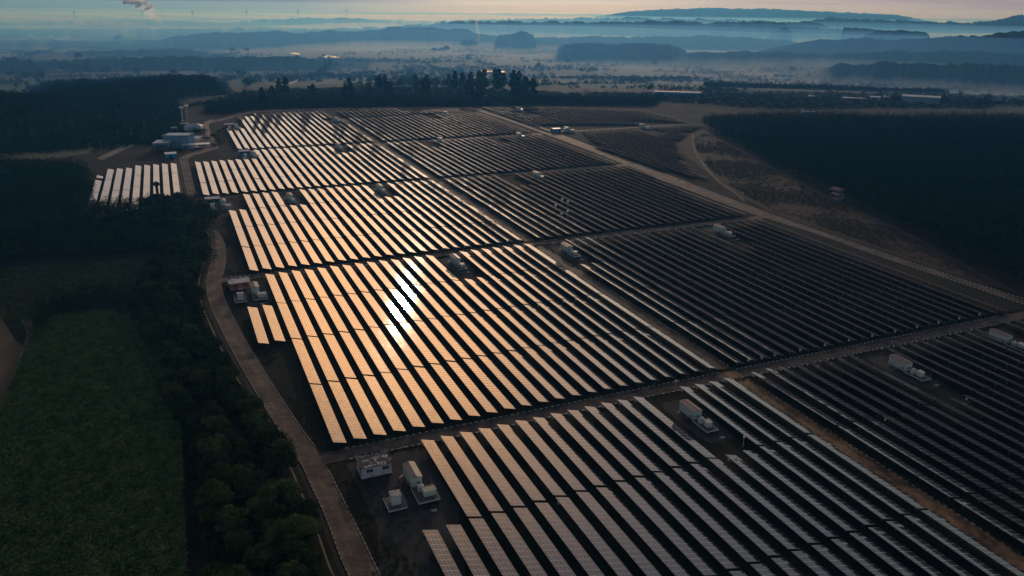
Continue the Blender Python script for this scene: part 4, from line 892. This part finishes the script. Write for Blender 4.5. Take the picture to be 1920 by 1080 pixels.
canopy('scrub', world_xy(fill(shrubB, 3.0)), 1.7, 2.0, 40, .3, 'crop', 'pale low scrub between dark woodland and green crop field', 'scrub')
clumpB = pf([(60, 590), (110, 560), (180, 548), (300, 560), (330, 590), (300, 610), (200, 585), (120, 598), (75, 640), (50, 640)])
canopy('bushes', world_xy(fill(clumpB, 5.0)), 5.5, 3.4, 150, .38, 'leafdark', 'dark bushes along the far edge of the crop field', 'bushes')
cropC = pf([(70, 612), (120, 596), (200, 587), (300, 604), (322, 650), (335, 740), (343, 860), (346, 980), (352, 1120), (-260, 1130), (-40, 880), (25, 720)])
g = fill(cropC, .42, .5); gw = world_xy(g); n = len(gw)
hgt = 1.6+.55*np.sin(gw[:, 0]/3.1)*np.sin(gw[:, 1]/4.3)+.15*np.sin(gw[:, 0]/1.3+gw[:, 1]/1.7)+rng.normal(0, .1, n)
C = np.concatenate([gw, (ZT(gw[:, 0], gw[:, 1])+hgt)[:, None]], 1); C = np.concatenate([C+rng.normal(0, .28, C.shape)*np.array([1, 1, .8]) for _ in range(6)])
me = quads_to_mesh('crop_plants', leaf_quads(C, np.tile([0, 0, .75], (len(C), 1))+rng.normal(0, .35, (len(C), 3)), .31)); me.materials.append(M['crop'])
tag(link('crop_plants', me), 'thick green crop field at the lower left', 'crop field', kind='stuff')
# dirt path and bare plots at the left edge
M['plot'] = stained('ploughed_plot', (.075, .06, .04), (.12, .085, .055), .95, .25, .5, .2)
qsheet('bare_plot', pf([(-160, 585), (0, 592), (30, 640), (60, 660), (60, 690), (10, 790), (-200, 900)]), M['plot'], .01, 'bare brown plot at the left edge', 'soil')
ribbon('farm_path', smooth(pf([(-40, 880), (12, 740), (40, 660), (52, 625), (40, 600)])), smooth(pf([(-10, 880), (32, 740), (62, 660), (72, 628), (60, 600)])), M['soil_track'], .02, 50, 'brown farm path beside the crop field', 'path')
plantD = pf([(1316, 240), (1400, 288), (1480, 333), (1560, 372), (1700, 440), (1800, 495), (1930, 566), (2100, 640), (2150, 400), (2250, 236), (1920, 231), (1600, 228), (1400, 227), (1318, 232)])
canopy('plantation', world_xy(fill(plantD, 4.6, .38)), 12.5, 2.9, 84, .44, 'leafdark', 'wide dark rubber tree plantation right of the solar field', 'plantation', hvar=.24, flat=.5)
bankP = pf([(1300, 262), (1320, 250), (1400, 292), (1480, 336), (1560, 376), (1700, 442), (1800, 496), (1905, 552), (1790, 512), (1670, 470), (1557, 431), (1450, 394), (1400, 368), (1350, 335), (1312, 295)])
g = fill(bankP, 2.1, .5); nz_ = np.sin(g[:, 0]/9)*np.sin(g[:, 1]/13+.6)+np.sin(g[:, 0]/23+g[:, 1]/17); g = g[nz_+rng.normal(0, .7, len(g)) > -.5]; canopy('bank_scrub', world_xy(g), .6, 1.3, 30, .22, 'dryleaf', 'patchy low scrub on the brown bank', 'scrub', hvar=.6)
vg = []
for s_ in np.arange(-75, 325, .55):
    k = np.argmin(abs(rr_s-s_)); x_ = rr_q[k]
    for _ in range(3): vg.append((x_+rng.uniform(.8, 7), s_+rng.uniform(-.4, .4)))
vg = np.array(vg); nz_ = np.sin(vg[:, 0]/2.3)*np.sin(vg[:, 1]/5)+np.sin(vg[:, 1]/11); vg = vg[(nz_+rng.normal(0, .5, len(vg)) > .2) & (abs(vg[:, 1]+4) > 5) & (abs(vg[:, 1]-163.5) > 6)]
tk_ = []
for a_, b2_, q0_, q1_ in TR[:3]:
    for e_ in (a_-.6, b2_+.6, a_-1.5, b2_+1.4): tk_ += [(q_, e_+rng.normal(0, .45)) for q_ in np.arange(q0_+10, q1_-12, .5)]
for e_ in (134.6, 141.6, 135.4, 140.8): tk_ += [(e_+rng.normal(0, .4), s_) for s_ in np.arange(-150, 325, .55) if not any(a_-3 < s_ < b2_+3 for a_, b2_, _, _ in TR)]
tk_ += [(rng.uniform(-4, 24), rng.uniform(-78, -9)) for _ in range(900)]
tk_ = np.array(tk_); nz_ = np.sin(tk_[:, 0]/4.1)+np.sin(tk_[:, 1]/5.3+tk_[:, 0]/9); tk_ = tk_[nz_+rng.normal(0, .7, len(tk_)) > .2]; vg = np.concatenate([vg, tk_])
canopy('verge_grass', world_xy(vg), .35, .55, 9, .2, 'dryleaf', 'dry grass tufts along the verges of the tracks', 'grass', hvar=.5)
M['meadow'] = stained('pale_meadow', (.04, .07, .03), (.07, .085, .04), .95, .06, .5, .2)
qsheet('meadow', pf([(-160, 282), (0, 272), (90, 264), (150, 264), (183, 272), (165, 288), (90, 298), (-160, 308)]), M['meadow'], .013, 'pale green meadow left of the access road', 'meadow')
# scrub and bushes beyond the far edge
g = fill(pf([(385, 214), (440, 212), (470, 205), (700, 201), (900, 200), (1010, 197), (1220, 199), (1240, 186), (1000, 186), (700, 186), (470, 190), (390, 200)]), 4.6); canopy('scrub', world_xy(g), 5.0, 4.0, 70, .62, 'leafdark', 'dark scrub belt just behind the far edge of the solar field', 'scrub', hvar=.5)
pp = np.array([PT(u, v)[:2] for u, v in ((380, 200), (450, 190), (640, 188), (840, 187), (1100, 189), (1250, 192), (1450, 205), (1860, 205), (1860, 186), (1560, 176), (1240, 176), (1060, 176), (1000, 172), (840, 166), (640, 166), (470, 172), (330, 205))])
g = fill(pp, 8.5, .5); canopy('scrub', g, 3.6, 4.4, 60, .7, 'leafdark', 'scattered bushes around the columnar conifers', 'scrub', hvar=.6)
# columnar conifers: (u, base v, top v)
CON = [(460, 201, 172), (493, 197, 167), (512, 197, 165), (525, 178, 150), (537, 178, 147), (580, 184, 163), (588, 186, 160), (648, 186, 160), (660, 188, 161), (656, 170, 147), (693, 189, 159), (706, 165, 144), (713, 168, 142), (722, 166, 141), (727, 186, 155), (733, 185, 157),
       (780, 168, 140), (800, 174, 142), (797, 190, 150), (842, 163, 140), (853, 168, 136), (867, 170, 138), (880, 186, 151), (883, 166, 137), (895, 188, 154), (902, 186, 152), (899, 166, 134), (908, 166, 133), (929, 168, 131), (935, 170, 132), (944, 164, 138), (963, 170, 134), (973, 168, 135), (968, 186, 146), (985, 187, 147), (999, 187, 149), (610, 126, 113), (619, 126, 112)]
for k, (u, v, vt) in enumerate(CON):
    p = PT(u, v); D = math.hypot(p[0], p[1]); hh = (v-vt)*D/FPX*1.02; sc = hh/18.5
    plant_tree('columnar_conifer', COLM[k % 4], p, sc, 'tall dark columnar conifer behind the far edge, %s of the row counted from the left' % ordn(1+sum(1 for c in CON if c[0] < u)), 'columnar conifers behind the solar field', zs=1.0)
# umbrella trees lining the far road
UM = [1010, 1023, 1038, 1053, 1067, 1081, 1096, 1110, 1125, 1140, 1153, 1168, 1182, 1197, 1213, 1228, 1242, 1257, 1275, 1290, 1305, 735, 752, 770, 790, 810, 700, 683, 664]
for k, u in enumerate(UM):
    v = 149.5+(u-1010)*.004 if u > 900 else 141+(u-735)*.01; p = PT(u, v); plant_tree('umbrella_tree', UMB[k % 3], p, rng.uniform(.85, 1.1), 'flat topped umbrella tree lining the far road, %s from the left' % ordn(1+sum(1 for c in UM if c < u)), 'umbrella trees along the far road')
a, b_ = PT(1005, 151)[:2], PT(1320, 152.5)[:2]
ST = [(453, 146, 128), (326, 142, 128), (437, 99, 89), (463, 99, 90), (815, 100, 87), (827, 100, 88), (838, 99, 86), (873, 93, 74), (884, 91, 70), (892, 89, 76), (1065, 120, 109), (1123, 123, 117), (1152, 119, 110), (1163, 117, 106), (1227, 124, 112), (1090, 137, 128), (1010, 131, 117), (147, 112, 101), (20, 120, 110), (28, 121, 109), (55, 121, 112), (103, 120, 112), (120, 121, 114), (215, 114, 108), (231, 113, 107), (222, 78, 67), (605, 105, 103), (955, 52, 43), (1080, 52, 46), (1108, 52, 45), (1150, 52, 45), (1184, 53, 47), (1485, 137, 124), (520, 92, 84), (607, 108, 101), (1285, 58, 52)]
for k, (u, v, vt) in enumerate(ST):
    p = PT(u, v); D = math.hypot(p[0], p[1]); sc = max(4.0, (v-vt)*D/FPX)/13.0
    plant_tree('valley_tree', FAR_[k % 3], p, sc, 'lone dark tree in the misty valley, %s of those scattered, counted from the left' % ordn(1+sum(1 for c in ST if c[0] < u)), 'lone trees in the misty valley', zs=rng.uniform(.85, 1.1))
# tall tree row behind the white hall
a, b_ = PT(1322, 166)[:2], PT(1772, 181)[:2]; tt = np.linspace(0, 1, 110)[:, None]; row = np.concatenate([a+(b_-a)*tt+rng.normal(0, 1.2, (110, 2))+np.array([0, 6*k]) for k in range(3)])
canopy('tree_row', row, 11.0, 3.6, 150, .7, 'conifer', 'long straight dark tree row behind the white hall', 'tree row', hvar=.18, flat=.55)
bush = np.array([PT(*c)[:2]+rng.normal(0, 2, 2) for c in ((1238, 178), (1245, 178), (1255, 177), (1540, 190), (1552, 191), (1566, 191), (1680, 192), (1675, 193), (1668, 191), (1690, 193), (1430, 185), (1440, 186), (1326, 178), (1350, 182))]); canopy('bushes', bush, 8, 5, 160, .7, 'leafdark', 'dark bushes between the sheds on the right', 'bushes')
off_b = pf([(382, 275), (388, 262), (378, 248), (352, 268), (345, 262), (365, 248), (398, 272), (405, 262), (412, 268), (400, 256), (296, 283), (308, 285), (326, 284), (300, 252), (310, 249), (330, 247), (352, 246), (420, 250)]); g = np.concatenate([off_b+rng.normal(0, 2.5, off_b.shape) for _ in range(3)])
canopy('bushes', world_xy(g), 3.4, 2.8, 90, .42, 'leaf', 'green bushes planted around the office buildings', 'bushes')

# ------------------------------------------------------------------ wooded ridges and plantation blocks in the valley
M['ridge'], t, b = new_mat('wooded_ridge')
o_, n_ = noise_col(t, .045, [(.3, (.02, .034, .016)), (.6, (.042, .06, .028)), (.75, (.065, .08, .036))], detail=8, rough=.75); t.links.new(o_, b.inputs['Base Color']); b.inputs['Roughness'].default_value = 1; b.inputs['Specular IOR Level'].default_value = 0
bp = nn(t, 'ShaderNodeBump'); bp.inputs['Strength'].default_value = .9; bp.inputs['Distance'].default_value = 4; t.links.new(n_.outputs['Fac'], bp.inputs['Height']); t.links.new(bp.outputs[0], b.inputs['Normal'])
CROWNED = []
def ridge(pts, D, wf, wb, lab, bump=2.0, block=False, kind='structure', name='wooded_hill', step=3.0):
    """a low hill or a block of plantation: crest taken at distance D, real front and back slopes"""
    pts = np.array(pts, float); us = np.arange(pts[0, 0], pts[-1, 0]+.1, min(step, max(1.2, 5.0*FPX/D))); vsx = np.interp(us, pts[:, 0], pts[:, 1]); n = len(us); r = np.random.default_rng(int(D+pts[0, 0]*3))
    A = np.array([AT(u, v, D) for u, v in zip(us, vsx)]); az = np.arctan2(A[:, 0], A[:, 1]); zc = A[:, 2]
    taper = np.clip(np.minimum(np.arange(n), np.arange(n)[::-1])/max(3, n*(.1 if block else .2)), 0, 1); taper = taper*taper*(3-2*taper)
    nd = int(np.clip((wf+wb)/max(9, D/260), 14, 60)); prof = np.concatenate([[-1, -.97, -.9], np.linspace(-.8, 1, nd)]) if block else np.linspace(-1, 1, nd)
    ds = np.where(prof < 0, D+prof*wf, D+prof*wb); m_ = len(ds)
    X = np.sin(az)[:, None]*ds[None], np.cos(az)[:, None]*ds[None]; G = ZT(*X)
    jj = r.normal(0, .9, (n, m_))
    for _ in range(2): jj[1:-1] = .5*jj[1:-1]+.25*(jj[2:]+jj[:-2])
    big = np.cumsum(r.normal(0, .5, n)); big -= np.linspace(big[0], big[-1], n); big = np.clip(big-np.convolve(np.pad(big, 20, 'edge'), np.ones(41)/41, 'valid'), -2, 2)
    jj = (jj+big[:, None])*bump
    if block:
        top = np.full(m_, 1.0); top[0] = 0; top[1] = .55; top[2] = .88; top[-1] = 0; i0 = int(np.argmin(abs(prof)))
        Hh = np.maximum(zc[:, None]-G[:, [i0]], 3)*taper[:, None]; step_ = np.clip(11.0/np.maximum(Hh, 1), .3, 1); slope = step_+(1-step_)*sst(-1, 0, prof)[None]*np.where(prof > 0, 1-.55*prof, 1)[None]; Z = G+Hh*top[None]*slope+jj*(top > 0)*np.minimum(1, Hh/6)
    else:
        sh = .5+.5*np.cos(np.pi*prof); Hh = np.maximum(zc-G[:, m_//2], 2)*taper; Z = G+Hh[:, None]*sh[None]+jj*(sh > .1)*np.minimum(1, Hh/6)[:, None]
    Z[:, 0] -= 2; Z[:, -1] -= 2
    if D < 1500: CROWNED.append((X[0], X[1], Z))
    V = np.stack([X[0], X[1], Z], -1).reshape(-1, 3); i, j = np.meshgrid(np.arange(n-1), np.arange(m_-1), indexing='ij'); Fq = np.stack([i*m_+j, (i+1)*m_+j, (i+1)*m_+j+1, i*m_+j+1], -1).reshape(-1, 4)
    return tag(link(name, np_mesh(name, V, Fq, smooth=True), M['ridge']), lab, 'wooded hill' if kind == 'structure' else 'woodland', kind=kind)
def hill(pts, D, lab, wf=None, wb=None, bump=2.0): ridge(pts, D, wf or D*.16, wb or D*.16, lab, bump)
def wood(pts, D, lab, wf=None, wb=None, bump=2.2): ridge(pts, D, max(wf or 0, D*.09), wb or D*.06, lab, bump*.8, True, 'stuff', 'woodland')
hill([(1165, 108), (1200, 102), (1240, 97), (1320, 98), (1400, 98), (1500, 100), (1600, 101), (1650, 98), (1740, 96), (1850, 98), (1990, 104), (2200, 108)], 2350, 'broad dark wooded ridge across the right of the valley', 330, 300)
hill([(1470, 158), (1500, 140), (1530, 128), (1580, 122), (1680, 121), (1800, 122), (1960, 126), (2150, 140)], 1880, 'nearer wooded slope at the right', 300, 300)
hill([(1360, 97), (1420, 85), (1500, 76), (1600, 73), (1700, 75), (1760, 70), (1850, 66), (1920, 57), (2000, 52), (2200, 60)], 2800, 'second wooded ridge climbing to the right edge', 420, 400)
hill([(1590, 68), (1640, 60), (1690, 57), (1730, 60), (1770, 68)], 3500, 'small rounded wooded hill right of centre', 300, 300)
wood([(1573, 55), (1585, 52), (1620, 53), (1665, 58)], 4200, 'dark wood block on the small right hill')
hill([(1420, 44), (1480, 36), (1560, 34), (1640, 37), (1720, 40), (1800, 43), (1850, 41), (1885, 34), (1920, 28), (1980, 22), (2100, 26)], 6800, 'far blue hills at the right edge', 900, 900, 4)
hill([(1040, 30), (1110, 26), (1200, 20), (1320, 15), (1440, 17), (1550, 22), (1660, 27), (1820, 36)], 11500, 'pale distant ridge under the sky right of centre', 1500, 1500, 5)
hill([(1230, 52), (1330, 44), (1420, 40), (1520, 42), (1600, 46)], 5600, 'low hazy ridge in the right distance', 500, 500, 3)
wood([(1035, 96), (1050, 88), (1075, 83), (1130, 82), (1200, 82), (1260, 86), (1300, 92)], 2480, 'rounded plantation right of the straight road', 320, 220)
hill([(-200, 88), (-100, 84), (0, 82), (120, 80), (232, 83), (290, 78), (330, 68), (380, 64), (440, 61), (500, 60), (560, 60), (640, 59), (710, 57), (750, 50), (800, 52), (860, 55), (905, 62), (940, 70), (1000, 72), (1080, 70), (1140, 68), (1200, 70), (1260, 70), (1320, 67), (1400, 69), (1480, 67), (1560, 67), (1640, 72), (1700, 78)], 3400, 'long wooded rise crossing the whole middle distance', 620, 500, 2.6)
hill([(-200, 61), (-100, 58), (0, 57), (80, 58), (150, 62), (230, 60), (290, 58), (340, 56), (400, 57), (470, 56), (540, 58), (640, 54), (720, 52), (780, 47), (850, 42), (890, 40), (960, 41), (1060, 42), (1180, 41), (1270, 40), (1330, 43), (1420, 42), (1520, 44), (1600, 48), (1700, 54), (1800, 60)], 5000, 'far wooded rise crossing the distance', 900, 700, 4)
hill([(-200, 52), (40, 50), (90, 47), (140, 48), (210, 51), (300, 47), (390, 45), (430, 46), (475, 39), (560, 35), (672, 35), (720, 39), (800, 41), (900, 38), (1000, 36), (1100, 35), (1200, 34), (1330, 37), (1500, 38), (1700, 42)], 7600, 'faint far rise near the horizon', 1200, 1000, 5)
wood([(925, 70), (950, 64), (985, 61), (1010, 68)], 2950, 'ragged tall trees right of the straight road', 120, 90, 5)
wood([(1440, 60), (1470, 54), (1490, 58)], 4200, 'small dark wood in the right middle distance', 120, 90, 4)
hill([(-160, 182), (0, 182), (100, 184), (200, 190), (290, 196), (340, 204)], 1010, 'dark wooded slope at the left', 260, 190, 1.6)
wood([(60, 164), (120, 160), (200, 156), (300, 150), (380, 148), (425, 150)], 1330, 'long plantation block above the left slope', 190, 110, 1.4)
hill([(-120, 120), (0, 118), (100, 119), (200, 112), (330, 107), (450, 109), (560, 106), (610, 113), (700, 126)], 1980, 'long wooded rise across the left valley', 210, 230, 1.6)
for X_, Y_, Z_ in CROWNED:
    cell = np.hypot(np.gradient(X_, axis=0), np.gradient(Y_, axis=0))*np.hypot(np.gradient(X_, axis=1), np.gradient(Y_, axis=1)); pr = (cell/cell.sum()).ravel()
    nC = int(min(9000, cell.sum()/34)); k = rng.choice(len(pr), nC, p=pr); jx = rng.normal(0, 3, (nC, 2))
    canopy('woodland_crowns', np.stack([X_.ravel()[k], Y_.ravel()[k]], -1)+jx, 6.5, 3.9, 60, .7, 'leafdark', 'dense tree crowns covering the nearer wooded slope', 'woodland', zf=Z_.ravel()[k]-2.5, hvar=.3)
# hedgerows, copses and scattered bushes through the valley fields
xy = []; r_ = np.random.default_rng(77)
for _ in range(430):
    d_ = math.exp(r_.uniform(math.log(1250), math.log(6500))); a_ = r_.uniform(-.62, .62); c_ = np.array([d_*math.sin(a_), d_*math.cos(a_)]); ty = r_.uniform()
    if ty < .55:
        dr_ = r_.choice([.25, .25+math.pi/2, .1, .4])+r_.normal(0, .1); L_ = r_.uniform(60, 320); n_ = int(L_/7); tt_ = np.linspace(-L_/2, L_/2, n_)[:, None]; P_ = c_+tt_*np.array([math.cos(dr_), math.sin(dr_)])+r_.normal(0, 2.5, (n_, 2))
    else: P_ = c_+r_.normal(0, r_.uniform(8, 45), (int(r_.uniform(4, 26)), 2))*np.array([1.6, .8])
    xy.append(P_)
xy = np.concatenate(xy)
canopy('valley_hedgerows', xy, 7.5, 4.6, 40, 1.25, 'leafdark', 'hedgerows and small copses scattered over the misty valley fields', 'hedgerows', hvar=.5)
hill([(20, 106), (80, 101), (140, 98), (240, 95), (320, 91), (370, 95), (430, 102)], 2560, 'low plantation rise on the left', 330, 260)
# ponds catching the bright sky
def pond(pts, lab):
    P = np.array([PT(u, v) for u, v in pts]); z = P[:, 2].max()+.35; me = bpy.data.meshes.new('pond'); me.from_pydata([(p[0], p[1], z) for p in P], [], [tuple(range(len(P)))]); me.update(); me.polygons[0].use_smooth = False
    if me.polygons[0].normal.z < 0: me.flip_normals()
    tag(link('pond', me, M['water']), lab, 'pond', kind='structure')
pond([(600, 107), (625, 109), (645, 112), (640, 108), (624, 105.5), (612, 104.5)], 'bright pond behind the left wooded rise'); pond([(541, 100.5), (560, 103), (563, 101), (553, 99.5)], 'small bright pond left of the larger one'); pond([(893, 133), (920, 136.5), (955, 138), (948, 134), (920, 131.5), (900, 131)], 'bright pond among the conifers')
# straight far road running away up the rise, and the roadside lane
def lane(pts, wd, mat, z, lab):
    P = np.array([PT(u, v) for u, v in pts]); T = np.gradient(P[:, :2], axis=0); T /= np.linalg.norm(T, axis=1)[:, None]; N = np.stack([-T[:, 1], T[:, 0]], -1)*wd/2
    P2, _ = resample(P[:, :2], 60); T = np.gradient(P2, axis=0); T /= np.linalg.norm(T, axis=1)[:, None]; N = np.stack([-T[:, 1], T[:, 0]], -1)*wd/2; A, B = P2+N, P2-N
    V = np.concatenate([np.c_[A, ZT(A[:, 0], A[:, 1])+z], np.c_[B, ZT(B[:, 0], B[:, 1])+z]]); k = np.arange(59); Fq = np.stack([k, k+1, k+61, k+60], -1)
    e1 = V[Fq[0, 1]]-V[Fq[0, 0]]; e2 = V[Fq[0, 3]]-V[Fq[0, 0]]
    if np.cross(e1, e2)[2] < 0: Fq = Fq[:, ::-1]
    UV = np.zeros((59, 4, 2)); UV[..., 0] = .1; tag(link('lane', np_mesh('lane', V, Fq, UV), mat), lab, 'road', kind='structure')
M['pale'] = simple('pale_lane', (.42, .36, .28), .9, .2, .05)
lane([(543, 158), (570, 146), (598, 137)], 9, M['pale'], .4, 'pale country lane curving behind the conifers')
lane([(990, 152.5), (1150, 153), (1320, 155)], 10, M['pale'], .4, 'far country road below the umbrella trees')
# lattice pylons in the far mist
def pylon(u, v, vt, lab):
    p = PT(u, v); D = math.hypot(p[0], p[1]); hh = max(40, (v-vt)*D/FPX); b = MB(); w_ = hh*.09; r_ = hh*.012
    for sx_ in (-1, 1):
        for sy_ in (-1, 1): b.tube((sx_*w_, sy_*w_, 0), (sx_*w_*.18, sy_*w_*.18, hh), r_, r_*.7, 4)
    for z_ in (.62, .76, .9): b.tube((-hh*.15, 0, hh*z_), (hh*.15, 0, hh*z_), r_, n=4)
    for k in range(5):
        z0_, z1_ = hh*k/6, hh*(k+1)/6; a_, c_ = w_*(1-.82*k/6), w_*(1-.82*(k+1)/6); b.tube((-a_, -a_, z0_), (c_, -c_, z1_), r_*.6, n=4); b.tube((a_, -a_, z0_), (-c_, -c_, z1_), r_*.6, n=4)
    o = b.build('pylon', M['steel']); o.location = p; o.rotation_euler.z = -math.atan2(p[0], p[1])+.3; tag(o, lab, 'pylon', 'power pylons in the far mist')
for k, (u, v, vt) in enumerate(((141, 36, 23), (268, 35, 21), (362, 36, 22), (463, 34, 20), (559, 33, 19), (650, 32, 18))): pylon(u, v, vt, 'lattice power pylon in the far mist, %s from the left' % ORD[k])

# ------------------------------------------------------------------ haze, mist banks and smoke
def vol_mat(name, dens, col, g, absb=(1, 1, 1)):
    m = bpy.data.materials.new(name); m.use_nodes = True; t = m.node_tree; t.nodes.clear(); v = nn(t, 'ShaderNodeVolumePrincipled'); o = nn(t, 'ShaderNodeOutputMaterial')
    v.inputs['Color'].default_value = (*col, 1); v.inputs['Density'].default_value = dens; v.inputs['Anisotropy'].default_value = g; v.inputs['Absorption Color'].default_value = (*absb, 1); t.links.new(v.outputs[0], o.inputs['Volume']); return m
b = MB(); b.box(-24000, 24000, -1500, 23500, -75, 156)
tag(b.build('haze', vol_mat('haze_air', HAZE_D, HAZE_C, HAZE_G)), 'thin blue morning haze over the whole valley', 'haze', kind='stuff')

# low mist lying in the valley: its top is a gently rolling surface, thinning out at its edges
_az = np.radians(np.linspace(-62, 62, 94)); _d = np.exp(np.linspace(math.log(760), math.log(15500), 70)); DD, AZ = np.meshgrid(_d, _az, indexing='ij')
GX, GY = DD*np.sin(AZ), DD*np.cos(AZ); base = ZT(GX, GY)-6; tk = 6+(10*sst(800, 1500, DD)+MIST_H*sst(1300, 3000, DD))*(.75+.25*np.sin(GX/420+.7)*np.sin(GY/610)); edge = np.ones_like(DD); edge[[0, -1], :] = 0; edge[:, [0, -1]] = 0; tk = tk*edge*(1-.62*sst(R(-6), R(-20), AZ))*(.8+.35*np.sin(GX/260+GY/900)*np.sin(GY/470+1))
Vt = np.stack([GX, GY, base+tk], -1).reshape(-1, 3); Vb = np.stack([GX, GY, base-3], -1).reshape(-1, 3); n1, n2 = DD.shape; i, j = np.meshgrid(np.arange(n1-1), np.arange(n2-1), indexing='ij')
Ft = np.stack([i*n2+j, i*n2+j+1, (i+1)*n2+j+1, (i+1)*n2+j], -1).reshape(-1, 4)[:, ::-1]; N_ = n1*n2; rim = [k for k in range(n2)]+[k*n2+n2-1 for k in range(1, n1)]+[(n1-1)*n2+k for k in range(n2-2, -1, -1)]+[k*n2 for k in range(n1-2, 0, -1)]
rim = np.array(rim); rn = np.roll(rim, -1); Fs = np.stack([rim, rn, rn+N_, rim+N_], -1)
def outward(me):
    import bmesh
    b_ = bmesh.new(); b_.from_mesh(me); bmesh.ops.recalc_face_normals(b_, faces=b_.faces); b_.to_mesh(me); b_.free(); me.update()
me = np_mesh('mist', np.concatenate([Vt, Vb]), np.concatenate([Ft, Ft[:, ::-1]+N_, Fs]))
outward(me)
tag(link('mist', me, vol_mat('mist_air', MIST_D, MIST_C, .5, (.55, .9, 1))), 'low pale mist lying between the wooded ridges', 'mist', kind='stuff')

tk2 = (8+70*sst(950, 2300, DD))*edge
Vt2 = np.stack([GX, GY, base-.5+tk2], -1).reshape(-1, 3); me = np_mesh('valley_haze', np.concatenate([Vt2, np.stack([GX, GY, base-3.5], -1).reshape(-1, 3)]), np.concatenate([Ft, Ft[:, ::-1]+N_, Fs])); outward(me)
tag(link('valley_haze', me, vol_mat('valley_haze_air', 7.5e-4, (.11, .37, 1.0), .5)), 'thin blue haze hanging over the wooded valley hills', 'haze', kind='stuff')
# smoke rising from a far works on the left
def plume(pts, radii, lab, dens, seed):
    path, L_ = resample(np.array([AT(*c) for c in pts]), 44); rs = np.interp(np.linspace(0, 1, 44), [0, .12, .4, .75, 1], radii); rr_ = np.random.default_rng(seed); Vs = []; m_ = 18
    for k in range(44):
        lump = 1+.25*math.sin(k*1.1)+.15*math.sin(k*.47+1)
        for i_ in range(m_):
            an = 2*math.pi*i_/m_; rad_ = rs[k]*lump*(1+.22*math.sin(3*an+k*.9)+.1*rr_.normal()); Vs.append(path[k]+np.array([math.cos(an)*rad_, math.sin(an)*rad_*.9, math.sin(an*2+k)*rad_*.35]))
    k, i_ = np.meshgrid(np.arange(43), np.arange(m_), indexing='ij'); i2 = (i_+1) % m_; Fq = np.stack([k*m_+i_, k*m_+i2, (k+1)*m_+i2, (k+1)*m_+i_], -1).reshape(-1, 4)
    me = bpy.data.meshes.new('smoke'); me.from_pydata([tuple(p) for p in Vs], [], [tuple(f) for f in Fq.tolist()]+[tuple(range(m_))[::-1], tuple(range(43*m_, 44*m_))]); me.update(); outward(me)
    tag(link('smoke', me, vol_mat('smoke_plume', dens, (1, 1, 1), .66)), lab, 'smoke', kind='stuff')
plume(((308, 48, 5300), (300, 41, 5300), (290, 33, 5280), (283, 26, 5260), (279, 18, 5240), (272, 10, 5220), (262, 4, 5200), (252, 1, 5180)), [4, 15, 30, 46, 52], 'white smoke plume drifting up over the far left horizon', .011, 5)
plume(((897.5, 90, 2850), (897, 78, 2850), (898, 66, 2850), (895.5, 55, 2850), (893.5, 45, 2850), (892, 36, 2850)), [2.0, 3.0, 4.5, 5, 6], 'thin upright wisp of smoke beside the dark rise in the centre', .02, 9)
